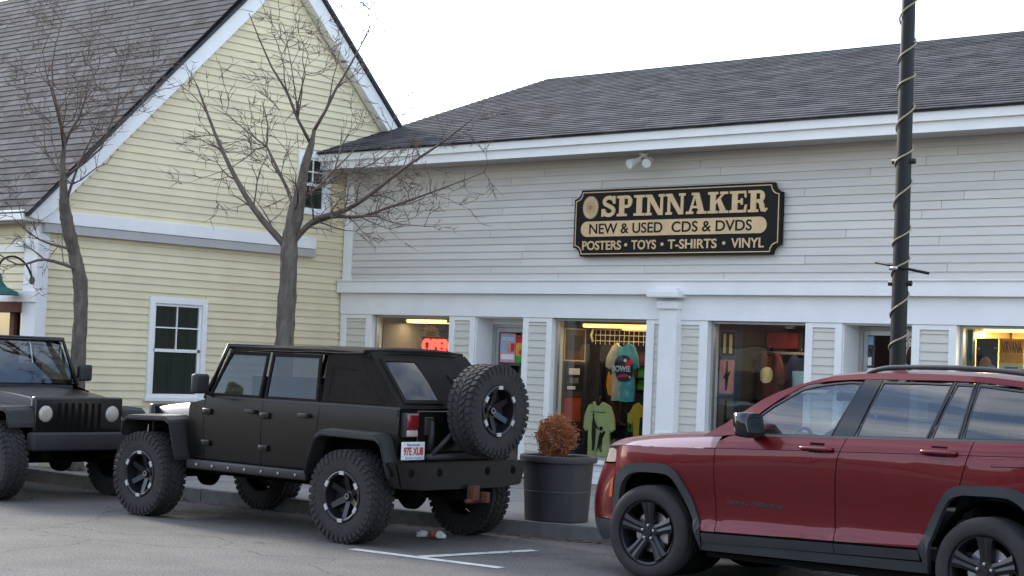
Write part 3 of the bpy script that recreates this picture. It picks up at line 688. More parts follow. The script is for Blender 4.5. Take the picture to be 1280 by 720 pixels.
# dark inner skin seen through the shut lines
inner = [(-.99, .34), (.95, .38)] + [(1.0, .7), (1.15, .96), (1.3, 1.0), (1.62, 1.01), (1.75, .98), (2.0, .56), (2.45, .56), (2.45, 1.2), (2.2, 1.33), (1.3, zbelt(1.3)-.01), (-.62, zbelt(-.62)-.01), (-.9, 1.08), (-1.9, 1.02), (-1.93, .86), (-1.86, .89), (-1.63, .97), (-1.38, .975), (-1.2, .88), (-1.1, .73)]
pan('inner_skin', inner, body, 'under', S, out=-.014, lip=0, step=.08)
# greenhouse
def gw(x): return lerp(x, [(-1.2, .955), (-.6, .972), (1.2, .968), (1.8, .93), (2.25, .86)])
def gh(x, z, off=0.0):
    t = (z-1.25)/.5; w = gw(x)-.055-.175*t-.055*t*t
    return Vector((x, -(w+off*.92), z+off*.38))
SILH = [(-1.04, 1.215), (-.93, 1.277), (-.827, 1.338), (-.68, 1.443), (-.529, 1.543), (-.36, 1.622), (-.2, 1.677), (-.02, 1.727), (.15, 1.752), (.332, 1.766), (.606, 1.777), (1.133, 1.777), (1.634, 1.748), (1.95, 1.705), (2.18, 1.655)]
WTOP = [(-.735, 1.24), (-.665, 1.315), (-.45, 1.50), (-.235, 1.640), (-.10, 1.677), (.053, 1.702), (.334, 1.722), (.8, 1.733), (1.231, 1.734), (1.636, 1.702), (1.86, 1.655), (2.03, 1.575), (2.06, 1.46)]
SIL = smooth_path(SILH, 4); WT = smooth_path(WTOP, 4)
pan('roof_side', SIL + [(2.26, 1.52), (2.32, 1.36), (2.02, 1.345), (2.05, 1.40)] + WT[::-1] + [(-.86, 1.222)], gh, 'car_red', S, step=.04)
def belt(u): return zbelt(u)
wf = [(-.64, zbelt(-.64)+.004), (.140, zbelt(.14)+.004), (.296, 1.700), (.18, 1.698), (.053, 1.684), (-.09, 1.661), (-.225, 1.625), (-.44, 1.487), (-.60, 1.352), (-.648, 1.30)]
wr = [(.345, zbelt(.345)+.004), (.945, zbelt(.945)+.004), (1.043, 1.715), (.8, 1.715), (.462, 1.708)]
wq = [(.972, zbelt(.972)+.004), (1.195, zbelt(1.2)+.004), (1.222, 1.716), (1.073, 1.716)]
wb = [(1.222, zbelt(1.22)+.006), (1.97, zbelt(1.97)+.006), (2.02, 1.46), (1.99, 1.56), (1.84, 1.636), (1.63, 1.684), (1.25, 1.716)]
for nme, poly, gm in (('front_door_window', wf, 'front_glass'), ('rear_door_window', wr, 'tint_glass'), ('rear_door_vent_window', wq, 'tint_glass'), ('quarter_window', wb, 'tint_glass')):
    parts.append(ring(nme+'_seal', poly, inset_poly(poly, .012), gh, 'clad', S, out=.002, lip=.02))
    pan(nme, inset_poly(poly, .008), gh, gm, S, out=-.008, lip=0, step=.07)
pan('pillar_cover', [(.150, zbelt(.15)+.002), (.335, zbelt(.335)+.002), (.455, 1.722), (.306, 1.718)], gh, 'gloss_black', S, out=.0)
pan('pillar_cover', [(.955, zbelt(.955)), (.962, zbelt(.962)), (1.066, 1.73), (1.05, 1.73)], gh, 'gloss_black', S, out=.0, step=.03)
pan('pillar_cover', [(1.203, zbelt(1.2)), (1.216, zbelt(1.216)), (1.244, 1.73), (1.23, 1.73)], gh, 'gloss_black', S, out=.0, step=.03)
pan('belt_trim', [(-.76, zbelt(-.76)-.006), (1.3, zbelt(1.3)-.006), (2.02, zbelt(2.02)-.006), (2.02, zbelt(2.02)+.012), (1.3, zbelt(1.3)+.010), (-.64, zbelt(-.64)+.010)], lambda x, z, o: body(x, z, o)+Vector((0, .0, 0)), 'clad', S, out=.004, step=.05)
# the mirror shows up as a triangle sail behind the A pillar
pan('sail_panel', [(-.735, 1.235), (-.645, zbelt(-.645)+.004), (-.652, 1.31), (-.665, 1.315)], gh, 'gloss_black', S, step=.03)
yb = body(-.5, .71).y
parts_text = text_obj('door_nameplate', 'GRAND CHEROKEE', (-.76, -.24, .690, .718), yb-.001, 'clad', FD, .004, .01)
# fuel door outline and door handles
fo = [(1.50, 1.135), (1.74, 1.145), (1.76, 1.16), (1.76, 1.265), (1.74, 1.28), (1.55, 1.272), (1.52, 1.26)]
parts.append(ring('fuel_door', fo, inset_poly(fo, .006), body, 'under', S, out=.0015, lip=.004))
for hx, dpar in ((.055, FD), (1.085, RD)):
    zc = zbelt(hx)-.088
    bm = bmesh.new()
    pts = [body(hx+dx, zc+dz, off) for dx, dz, off in ((-.135, .002, .004), (-.115, .0, .034), (0, .001, .044), (.115, .0, .038), (.135, .002, .004))]
    tube(bm, smooth_path(pts, 4), [.016]*17, 8); h = fin('handle', bm, 'car_red', dpar, True); parts.append(h)
    rec = [(hx-.07, zc-.03), (hx+.06, zc-.03), (hx+.06, zc+.045), (hx-.07, zc+.045)]
    parts.append(panel('handle_cup', rec, body, 'under', dpar, out=.0025, lip=0, step=.02))
# wing mirror
bm = bmesh.new(); bmesh.ops.create_cube(bm, size=1)
bmesh.ops.subdivide_edges(bm, edges=list(bm.edges), cuts=3, use_grid_fill=True)
for v in bm.verts:
    p = v.co.copy(); k = 1-.22*(abs(p.x*2)**3) ; n_ = p.normalized()*.62; p = p.lerp(n_, .45)
    if p.x > .3: p.x = .3
    v.co = (-.475+p.x*.17-.03*(p.z+.5), -(1.07+p.y*.25), 1.328+p.z*.185*(1+.15*p.y))
wm = fin('wing_mirror', bm, 'gloss_black', S, True); parts.append(wm)
mc = rbox('mirror_cap', (-.545, -.445, -1.17, -.975, 1.240, 1.30), 'chrome', wm, .025); parts.append(mc)
parts.append(rbox('mirror_arm', (-.56, -.46, -1.0, -.88, 1.225, 1.265), 'gloss_black', wm, .012))
for o in list(parts):
    mirror(o, o.parent)
# hood
rowsH = []
N = 26
for i in range(N+1):
    t = i/N; u = -.885+(-2.30+.885)*t; E_ = body(u, zsh(u)+.002, 0)
    xc = -1.10+(-2.395+1.10)*t; zc = pchip(xc, [(-2.41, 1.02), (-2.36, 1.085), (-2.2, 1.135), (-2.0, 1.165), (-1.74, 1.20), (-1.23, 1.24), (-1.0, 1.255)])
    row = []
    for j in range(-14, 15):
        q = 1-abs(j)/14; s = -1 if j < 0 else 1
        y = E_.y*(1-q); cz = 1-(1-q)**4.5
        if .10 < q < .9: cz += .012*math.exp(-((q-.28)/.07)**2)
        row.append((E_.x+(xc-E_.x)*(1-(1-q)**2), abs(y)*s, E_.z+(zc-E_.z)*cz))
    rowsH.append(row)
grid('hood', rowsH, 'car_red', S)
# cowl, windscreen, roof
def A_pil(t):  # along the A pillar from base to top
    x = -1.02+t*(1.0); z = pchip(x, SILH); return gh(x, z)
rw = []
for i in range(13):
    t = i/12; a = A_pil(t); row = []
    for j in range(-10, 11):
        q = 1-abs(j)/10; s = -1 if j < 0 else 1; bul = 1-(1-q)**2
        row.append((a.x-.20*bul*(1-.35*t), abs(a.y)*(1-q)*s*.985, a.z+.028*bul-.004))
    rw.append(row)
grid('windscreen', rw, 'front_glass', S)
rf = []
for i in range(25):
    t = i/24; x = -.02+2.2*t; a = gh(x, pchip(x, SILH)); row = []
    for j in range(-10, 11):
        q = 1-abs(j)/10; s = -1 if j < 0 else 1; bul = 1-(1-q)**2.4
        row.append((a.x-.13*bul*(1-t), abs(a.y)*(1-q)*s, a.z+.034*bul))
    rf.append(row)
grid('roof', rf, 'car_red', S)
rw = []
for i in range(9):
    t = i/8; row = []
    for j in range(-8, 9):
        q = 1-abs(j)/8; s = -1 if j < 0 else 1
        row.append((2.19+.24*t+.06*(1-(1-q)**2), (.63+.12*t)*(1-q)*s, 1.665-.40*t+.02*(1-(1-q)**2)))
    rw.append(row)
grid('rear_window', rw, 'tint_glass', S)
bm = bmesh.new(); prism(bm, [(2.12, 1.70), (2.40, 1.66), (2.38, 1.63), (2.12, 1.66)], -.62, .62, 'y'); fin('rear_spoiler', bm, 'car_red', S)
box('cowl', (-1.18, -.85, -.66, .66, 1.10, 1.20), 'under', S)
for s in (-1, 1):
    pts = [(x, s*(abs(gh(x, pchip(x, SILH)).y)-.055), pchip(x, SILH)+dz) for x, dz in ((.27, .0), (.36, .030), (.55, .046), (1.13, .056), (1.63, .054), (1.9, .045), (2.02, .0))]
    r_ = tubeo('roof_rail', smooth_path(pts, 5), .019, 'clad', S, 8)
# wheels, wells, floor
for x in (-1.556, 1.45):
    for s in (-1, 1):
        wheel_suv(S, x, s*.835, s, steer=R(3) if x < 0 else 0)
        bm = bmesh.new(); lathe(bm, [(.435, s*.85), (.435, s*.45), (0, s*.45)], 32, 'y', (-1.49 if x < 0 else 1.46, 0, .46)); fin('wheel_well', bm, 'under', S)
box('floor_pan', (-1.0, 1.0, -.86, .86, .24, .40), 'under', S); box('engine_bay', (-2.2, -1.0, -.45, .45, .24, .9), 'under', S); box('rear_floor', (1.0, 2.3, -.44, .44, .28, .7), 'under', S)
box('exhaust', (.6, 2.3, .25, .45, .20, .30), 'under', S)
# cabin
rbox('dashboard', (-.98, -.58, -.80, .80, .85, 1.20), 'interior', S, .06); box('cabin_floor', (-.9, 2.2, -.83, .83, .41, .5), 'interior', S)
for x, ys in ((.10, (-.40, .40)), (1.02, (-.44, .0, .44))):
    for y in ys:
        se = rbox('seat', (x-.42, x+.12, y-.24, y+.24, .52, .74), 'interior', S, .06)
        bm = bmesh.new(); prism(bm, [(x+.02, .72), (x+.16, .70), (x+.30, 1.30), (x+.20, 1.34)], y-.23, y+.23, 'y'); bmesh.ops.bevel(bm, geom=list(bm.edges), offset=.03, segments=2, affect='EDGES'); fin('backrest', bm, 'interior', se)
        rbox('headrest', (x+.20, x+.31, y-.12, y+.12, 1.37, 1.56), 'interior', se, .03)
bm = bmesh.new(); ringp = [(-.47+.05*math.sin(a), -.40+.185*math.cos(a), 1.13+.175*math.sin(a)) for a in [2*math.pi*k/28 for k in range(29)]]; tube(bm, ringp, .015, 8, False); tube(bm, [(-.47, -.58, 1.13), (-.49, -.40, 1.12), (-.47, -.22, 1.13)], .018, 6); tube(bm, [(-.49, -.40, 1.12), (-.7, -.40, 1.02)], .03, 8); fin('steering_wheel', bm, 'interior', S, True)
rm = rbox('rear_view_mirror', (-.30, -.27, -.13, .13, 1.535, 1.605), 'interior', S, .012); tubeo('mirror_stem', [(-.29, 0, 1.58), (-.38, 0, 1.66)], .01, 'interior', rm)
box('headliner', (-.05, 2.1, -.62, .62, 1.725, 1.735), 'interior_grey', S)
# ================================================================ black off-road vehicle
JL = 3.36                                            # wheelbase
J = thing('off_road_vehicle', 'black soft top off-road vehicle with a big spare wheel on its tail, beside the planter', 'car', (-12.0, -6.24, 0), R(1.5))
def wheel_jeep(name, parent, loc, rz, s, r=.435, w=.28):
    o = r-.012
    prof = [(.232, s*w*.40), (.245, s*w*.46), (.30, s*w*.50), (o-.06, s*w*.50), (o-.02, s*w*.47), (o, s*w*.40), (o+.002, 0), (o, -s*w*.40), (o-.02, -s*w*.47), (o-.06, -s*w*.50), (.30, -s*w*.50), (.245, -s*w*.46), (.232, -s*w*.40)]
    t = latheo(name, prof, 'tyre', parent, 64, 'y'); t.location = loc; t.rotation_euler = (0, 0, rz)
    bm = bmesh.new(); n = 40
    def blk(a, y0, y1, r0, r1, da, sk=0):
        c = []
        for rr in (r0, r1):
            for yy, da2 in ((y0, -da-sk), (y1, -da+sk), (y1, da+sk), (y0, da-sk)):
                c.append(bm.verts.new((math.cos(a+da2)*rr, yy, math.sin(a+da2)*rr)))
        for f in ((0, 1, 2, 3), (7, 6, 5, 4), (0, 4, 5, 1), (1, 5, 6, 2), (2, 6, 7, 3), (3, 7, 4, 0)): bm.faces.new([c[i] for i in f])
    for k in range(n):
        a = 2*math.pi*k/n; h = math.pi/n
        blk(a, w*.30, w*.475, o-.012, r, h*.66, .015); blk(a+h, -w*.475, -w*.30, o-.012, r, h*.66, -.015)
        blk(a+h*.4, w*.04, w*.24, o-.006, r+.002, h*.62, .05); blk(a+h*1.3, -w*.24, -w*.04, o-.006, r+.002, h*.62, -.05)
        for sg in (-1, 1):                               # shoulder lugs on the sidewall
            blk(a+(h if sg < 0 else 0), sg*w*.49, sg*w*.525, o-.065-.015*(k % 2), o-.012, h*.55)
    fin('tread', bm, 'tyre', t)
    latheo('rim', [(.238, s*w*.47), (.224, s*w*.49), (.205, s*w*.46), (.198, s*w*.30), (.185, s*w*.05), (.06, -s*w*.02), (0, -s*w*.02)], 'rim_black', t, 48, 'y')
    bm = bmesh.new()
    for k in range(6):
        a = R(60*k+90); ca, sa = math.cos(a), math.sin(a)
        def P(rr, ww, y): return bm.verts.new((ca*rr-sa*ww, s*y, sa*rr+ca*ww))
        A_ = [P(.05, -.03, w*.12), P(.05, .03, w*.12), P(.05, .03, w*.02), P(.05, -.03, w*.02)]; B_ = [P(.20, -.026, w*.30), P(.20, .026, w*.30), P(.20, .026, w*.16), P(.20, -.026, w*.16)]
        bm.faces.new(A_); bm.faces.new(B_[::-1])
        for i in range(4): bm.faces.new((A_[i], A_[(i+1) % 4], B_[(i+1) % 4], B_[i]))
    fin('spokes', bm, 'rim_black', t)
    for k in range(6):
        a = R(60*k+90); bm = bmesh.new(); ca, sa = math.cos(a), math.sin(a); pts = [(.203, -.030), (.203, .030), (.236, .027), (.236, -.027)]
        q = [[bm.verts.new((ca*rr-sa*ww, s*yy, sa*rr+ca*ww)) for rr, ww in pts] for yy in (w*.47, w*.515)]
        bm.faces.new(q[1]); 
        for i in range(4): bm.faces.new((q[0][i], q[0][(i+1) % 4], q[1][(i+1) % 4], q[1][i]))
        fin('rim_block', bm, 'ink_silver', t)
    latheo('hub_cap', [(0, s*w*.20), (.03, s*w*.20), (.035, s*w*.12), (.055, s*w*.10), (.06, s*w*.02)], 'rim_black', t, 20, 'y')
    latheo('hub_ring', [(.020, s*w*.215), (.027, s*w*.215), (.027, s*w*.19), (.020, s*w*.19)], 'steel', t, 20, 'y', close=True)
    return t
for x in (0, -JL):
    for s in (-1, 1): wheel_jeep('wheel', J, (-.04 if x == 0 else -3.02, s*.825, .435), 0, s)
spare = wheel_jeep('spare_wheel', J, (.87, .03, 1.280), R(-90), 1)
def jside(x, z, off=0.0): return Vector((x, -(.775+off-.026*((z-.98)/.35)**2), z))
def jup(x, z, off=0.0): return Vector((x, -(.755+off-(z-1.27)*.20), z))
jp = []
def jpan(*a, **k): jp.append(panel(*a, **k)); return jp[-1]
jpan('quarter_panel', [(.48, .74), (.48, 1.27), (-.575, 1.27), (-.615, .62), (-.57, .62), (-.42, .99), (.38, .99), (.475, .74)], jside, 'jeep', J, step=.07)
jd = []
for nme, poly, hx in (('rear_door', [(-.622, .63), (-.582, 1.265), (-1.50, 1.265), (-1.50, .63)], -1.42), ('front_door', [(-1.508, .63), (-1.508, 1.265), (-2.50, 1.265), (-2.50, .63)], -2.42)):
    d = jpan(nme, poly, jside, 'jeep', J, step=.08, lip=.02); jd.append(d)
    for z in (.80, 1.12): jp.append(rbox('hinge', (hx-.09, hx+.05, -.80, -.765, z-.03, z+.03), 'jeep', d, .008))
    hb = poly[0][0]-.16; jp.append(rbox('handle', (hb-.09, hb+.06, -.815, -.77, 1.13, 1.17), 'jeep_fender', d, .008))
jpan('cowl_side', [(-2.508, .63), (-2.508, 1.24), (-2.78, 1.19), (-2.78, .63)], jside, 'jeep', J, step=.08)
# fender flares
def flare(name, top, r0, r1, lowz, drop):
    outer = top; bm = bmesh.new(); A_, B_, C_ = [], [], []
    for x, z in outer:
        A_.append(bm.verts.new((x, -r0, z))); B_.append(bm.verts.new((x, -r1, z-.015))); C_.append(bm.verts.new((x, -r1, z-drop)))
    D_ = [bm.verts.new((x, -r0, z-drop)) for x, z in outer]
    for i in range(len(outer)-1):
        for p, q in ((A_, B_), (B_, C_), (C_, D_)): bm.faces.new((p[i], p[i+1], q[i+1], q[i]))
    for i in (0, -1): bm.faces.new((A_[i], B_[i], C_[i], D_[i]))
    o = fin(name, bm, 'jeep_fender', J); bm = bmesh.new(); bm.from_mesh(o.data); bmesh.ops.bevel(bm, geom=[e for e in bm.edges if len(e.link_faces) == 2 and e.calc_face_angle(0) > .5], offset=.012, segments=2, affect='EDGES'); bm.to_mesh(o.data); bm.free(); jp.append(o)
flare('rear_fender_flare', [(.52, .70), (.49, .78), (.41, 1.00), (.34, 1.045), (-.36, 1.055), (-.45, 1.01), (-.58, .66)], .765, .945, .62, .07)
flare('front_fender', [(-JL-.44, .86), (-JL-.41, 1.0), (-JL-.33, 1.045), (-JL+.36, 1.06), (-JL+.46, 1.02), (-JL+.60, .66)], .60, .945, .62, .06)
# sides above the tub: door frames, fabric, windows
for nme, poly, fr in (('front_window', [(-1.56, 1.275), (-1.56, 1.74), (-2.22, 1.74), (-2.46, 1.275)], .035), ('rear_window', [(-.62, 1.275), (-.70, 1.74), (-1.50, 1.74), (-1.50, 1.275)], .035), ('quarter_window', [(.24, 1.30), (-.10, 1.66), (-.54, 1.68), (-.54, 1.30)], .05)):
    jp.append(ring(nme+'_frame', poly, inset_poly(poly, fr), jup, 'soft_top', J, out=.004, lip=.02)); jpan(nme, inset_poly(poly, fr*.8), jup, 'jeep_window', J, lip=0, out=-.006, step=.12)
jpan('soft_top_side', [(.475, 1.275), (-.04, 1.775), (-.55, 1.79), (-.60, 1.745), (-.57, 1.275), (-.555, 1.275), (-.555, 1.69), (-.09, 1.675), (.27, 1.285), (-.555, 1.285), (-.555, 1.272)], jup, 'soft_top', J, step=.06, lip=.01)
jpan('top_rail', [(-.55, 1.742), (-.55, 1.79), (-2.22, 1.79), (-2.20, 1.742)], jup, 'soft_top', J, step=.08)
jpan('body_rail', [(.48, 1.262), (.48, 1.284), (-2.5, 1.284), (-2.5, 1.262)], jside, 'jeep_fender', J, out=.006, step=.1)
# rock slider, mirrors, tail lamps, bits
jp.append(rbox('rock_slider', (-2.70, -.66, -.84, -.76, .53, .625), 'jeep_fender', J, .02))
for k in range(7): jp.append(latheo('bolt', [(0, -.852), (.014, -.85), (.016, -.838)], 'steel', J, 8, 'y', (-2.5+k*.28, 0, .578)))
mir = rbox('wing_mirror', (-2.40, -2.30, -1.05, -.86, 1.30, 1.50), 'jeep_fender', J, .03); jp.append(mir); jp.append(tubeo('mirror_arm', [(-2.38, -.76, 1.28), (-2.37, -.90, 1.34)], .016, 'jeep_fender', mir))
tl = rbox('tail_lamp', (.46, .54, -.74, -.57, 1.01, 1.235), 'jeep_fender', J, .012); jp.append(tl)
jp.append(rbox('lens_red', (.515, .557, -.73, -.58, 1.085, 1.225), 'tail_red', tl, .010)); jp.append(rbox('lens_white', (.515, .553, -.725, -.585, 1.02, 1.08), 'lens_clear', tl, .008))
for o in list(jp): mirror(o, o.parent)
# tail: corner panels and tailgate
box('rear_panel', (.445, .48, -.765, .765, .70, 1.262), 'jeep', J)
tgj = rbox('tailgate', (.47, .52, -.56, .60, .76, 1.255), 'jeep', J, .012)
for z in (.86, 1.14): rbox('hinge', (.485, .55, .52, .68, z-.035, z+.035), 'jeep_fender', tgj, .008)
rbox('tailgate_handle', (.515, .545, -.48, -.36, 1.03, 1.20), 'jeep_fender', tgj, .01)
tubeo('gate_strut', [(.545, -.42, .90), (.555, -.40, 1.05), (.545, -.39, 1.16)], [.035, .03, .022], 'jeep_fender', tgj, 10)
pt = rbox('number_plate', (.55, .563, -.80, -.495, .808, .973), 'plate', J, .003, 1)
text_obj('plate_characters', '97E XU8', (-.777, -.518, .850, .926), .563, 'plate_red', pt, .003, .03, plane='x'); text_obj('plate_state', 'Massachusetts', (-.735, -.565, .936, .961), .563, 'plate_blue', pt, .002, .01, plane='x'); text_obj('plate_motto', 'The Spirit of America', (-.755, -.535, .816, .836), .563, 'plate_blue', pt, .002, .01, plane='x')
box('plate_bracket', (.48, .55, -.73, -.55, .85, .95), 'under', J)
# bumper with tyre carrier
bmp = bmesh.new(); prism(bmp, [(-.93, .785), (.93, .785), (.85, .55), (.55, .53), (-.55, .53), (-.85, .55)], .46, .62, 'x'); bmesh.ops.bevel(bmp, geom=list(bmp.edges), offset=.012, segments=2, affect='EDGES'); bump = fin('rear_bumper', bmp, 'jeep', J)
for y in (-.72, -.34, .34, .72): latheo('shackle_hole', [(0, .624), (.032, .624), (.045, .618)], 'under', bump, 16, 'x', (0, y, .69))
tubeo('carrier_bar', [(.60, -.50, .835), (.60, .66, .835)], .03, 'jeep_fender', bump); tubeo('carrier_bar', [(.60, -.46, .84), (.72, -.12, 1.18)], .024, 'jeep_fender', bump); tubeo('carrier_bar', [(.60, .50, .84), (.72, .10, 1.18)], .024, 'jeep_fender', bump); rbox('carrier_plate', (.54, .72, -.18, .10, 1.14, 1.42), 'jeep_fender', bump, .01)
hp = rbox('hitch', (.61, .70, .06, .15, .42, .56), 'rust', bump, .008); tubeo('hitch_bar', [(.655, .0, .415), (.655, .22, .415)], .022, 'rust', hp); rbox('hitch_pin', (.67, .76, .18, .23, .40, .50), 'rust', hp, .01)
# soft top roof and slanted back
rw = []
for i in range(15):
    t = i/14; x = -2.26+(2.26-.09)*t; row = []
    sag = -.010*abs(math.sin(t*math.pi*3))
    for j in range(-10, 11):
        q = abs(j)/10; s = -1 if j < 0 else 1
        row.append((x, s*.675*q, 1.838+sag-.022*q*q-.045*q**8-(.035*(1-t)**3)))
    rw.append(row)
for dx, dz in ((.05, -.022), (.09, -.06)): rw.append([(p[0]+dx, p[1]*(1+.02), p[2]+dz) for p in rw[14]])
grid('soft_top_roof', rw, 'soft_top', J)
def slant(y, t, off=0.0):
    x = -.02+t*.50; z = 1.775-t*.50; w = .668+.09*t
    n = Vector((.50, 0, .50)).normalized()
    return Vector((x, y*w/.7, z))+n*(off+.012*math.sin(t*math.pi)*(1-(y/.7)**2))
panel('soft_top_back', [(-.70, .0), (.70, .0), (.70, 1.0), (-.70, 1.0)], slant, 'soft_top', J, step=.07)
for a, b, t0 in ((-.60, -.16, .16), (.20, .60, .45)):
    pw = [(a, t0), (b, t0), (b, .88), (a, .88)]; w_ = panel('back_window', pw, slant, 'jeep_window', J, out=.010, step=.06, lip=.006); ring('window_seam', [(a-.03, t0-.05), (b+.03, t0-.05), (b+.03, .93), (a-.03, .93)], inset_poly(pw, .01), slant, 'soft_top', w_, out=.018, lip=.02)
tubeo('roof_seam', [(-.085, -.69, 1.785), (-.03, -.4, 1.80), (-.02, 0, 1.805), (-.03, .4, 1.80), (-.085, .69, 1.785)], .018, 'soft_top', J)
# windscreen, hood, grille, front bumper
rw = [[(-2.52+.30*t+.0, y, 1.27+.50*t) for y in (-.70+.03*t, -.35, 0, .35, .70-.03*t)] for t in (0, .5, 1)]
grid('windscreen', rw, 'front_glass', J); tubeo('windscreen_frame', [(-2.53, -.74, 1.25), (-2.22, -.70, 1.79), (-2.22, .70, 1.79), (-2.53, .74, 1.25)], .03, 'jeep', J)
rw = []
for i in range(9):
    t = i/8; x = -2.55-1.16*t; hw = .70-.14*t; row = []
    for j in range(-8, 9):
        q = abs(j)/8; s = -1 if j < 0 else 1
        row.append((x-.0, s*hw*min(1, q*1.12) if q < .9 else s*hw, (1.235-.075*t-.03*t**4)-.03*q*q-(.22 if q > .95 else 0)))
    rw.append(row)
grid('hood', rw, 'jeep', J)
gr = rbox('grille', (-3.79, -3.68, -.60, .60, .68, 1.15), 'jeep', J, .03)
for k in range(7): box('slot', (-3.795, -3.785, -.27+k*.09-.02, -.27+k*.09+.02, .78, 1.08), 'under', gr)
for s in (-1, 1): latheo('headlamp', [(0, -3.815), (.06, -3.812), (.085, -3.80), (.095, -3.785)], 'lens_clear', gr, 24, 'x', (0, s*.45, .96))
rbox('front_bumper', (-4.0, -3.84, -.72, .72, .56, .76), 'jeep_fender', J, .025)
# underbody
box('tub_floor', (-3.5, .44, -.70, .70, .56, .66), 'under', J); box('seat_row', (-.9, -.75, -.6, .6, .66, 1.45), 'interior', J); box('seat_row', (-1.85, -1.7, -.65, .65, .66, 1.5), 'interior', J); box('dashboard', (-2.5, -2.3, -.7, .7, .9, 1.25), 'interior', J)
for s in (-1, 1): box('frame_rail', (-3.8, .46, s*.42-.04, s*.42+.04, .46, .56), 'under', J)
box('inner_well', (-.55, .44, -.55, .55, .60, 1.2), 'under', J); box('engine', (-3.6, -2.6, -.5, .5, .5, 1.05), 'under', J)
for x in (0, -JL):
    ax = tubeo('axle', [(x, -.70, .435), (x, .70, .435)], .045, 'under', J, 10); latheo('differential', [(0, -.14), (.09, -.11), (.14, -.03), (.14, .05), (.09, .12), (0, .15)], 'under', ax, 20, 'x', (x, -.05, .43))
    for s in (-1, 1): tubeo('shock_absorber', [(x+.12, s*.50, .40), (x+.05, s*.44, .85)], .03, 'jeep_fender', ax, 8); tubeo('coil_spring', [(x-.05+.055*math.cos(a*1.0), s*.45+.055*math.sin(a*1.0), .48+.012*a) for a in [k*.5 for k in range(50)]], .011, 'under', ax, 5)
rbox('muffler', (.20, .45, .10, .55, .40, .54), 'under', J, .05)

seen = set()
def stretch(o):                                       # fit the body ahead of the rear doors to the wheelbase
    if o.name.startswith(('wheel', 'spare')): return
    if o.type == 'MESH' and o.data.name not in seen:
        seen.add(o.data.name)
        for v in o.data.vertices:
            if v.co.x < -.6: v.co.x = -.6+(v.co.x+.6)*.8696
    for c in o.children: stretch(c)
for c in J.children: stretch(c)

def copy_tree(o, parent=None):
    c = o.copy(); COL.objects.link(c); c.parent = parent
    for ch in o.children: copy_tree(ch, c)
    return c
J2 = copy_tree(J); J2.location = (-20.2, -6.86, 0); J2.rotation_euler = (0, 0, R(181.5))
tag(J2, 'second black off-road vehicle facing right, cut by the left edge of the picture', 'car')
for o in (J, J2): o['group'] = 'black off-road vehicles parked nose to nose'
# ================================================================ shop sign
SG = thing('shop_sign', 'black and gold carved shop sign reading SPINNAKER on the clapboard wall', 'sign', (-13.66, -.05, 3.2))
SG.location = (0, 0, 0)
sx0, sx1, sz0, sz1 = -15.245, -11.94, 3.195, 4.09; SWD, SHT = sx1-sx0, sz1-sz0
def notched(i, r):
    x0, x1, z0, z1 = sx0+i, sx1-i, sz0+i, sz1-i; P = []
    for cx, cz, a0 in ((x0, z0, 90), (x1, z0, 180), (x1, z1, 270), (x0, z1, 0)):
        P += [(cx+r*math.cos(R(a0-t)), cz+r*math.sin(R(a0-t))) for t in (0, 22, 45, 68, 90)]
    return P
o = prismo('board', notched(0, .12), -.04, -.105, 'y', 'sign_black', SG)
flat = lambda x, z, off=0.0: Vector((x, -.106-off, z))
ring('border', notched(.028, .115), notched(.040, .112), flat, 'sign_gold', SG, out=.006, lip=.006)
X = lambda u: sx0+u*SWD; Z = lambda v: sz1-v*SHT
SY = -.106
def ribbon(pts, w):
    L_, Rr = [], []
    for i, p in enumerate(pts):
        a, b = pts[max(0, i-1)], pts[min(len(pts)-1, i+1)]; d = Vector((b[0]-a[0], b[1]-a[1])).normalized(); ww = w[i] if isinstance(w, list) else w
        L_.append((p[0]-d.y*ww/2, p[1]+d.x*ww/2)); Rr.append((p[0]+d.y*ww/2, p[1]-d.x*ww/2))
    return [(L_[i], L_[i+1], Rr[i+1], Rr[i]) for i in range(len(pts)-1)]
def rect(a, b, c, d): return [[(a, c), (b, c), (b, d), (a, d)]]
def arcp(cx, cy, rx, ry, a0, a1, n=14): return [(cx+rx*math.cos(R(a0+(a1-a0)*i/n)), cy+ry*math.sin(R(a0+(a1-a0)*i/n))) for i in range(n+1)]
sf = .12
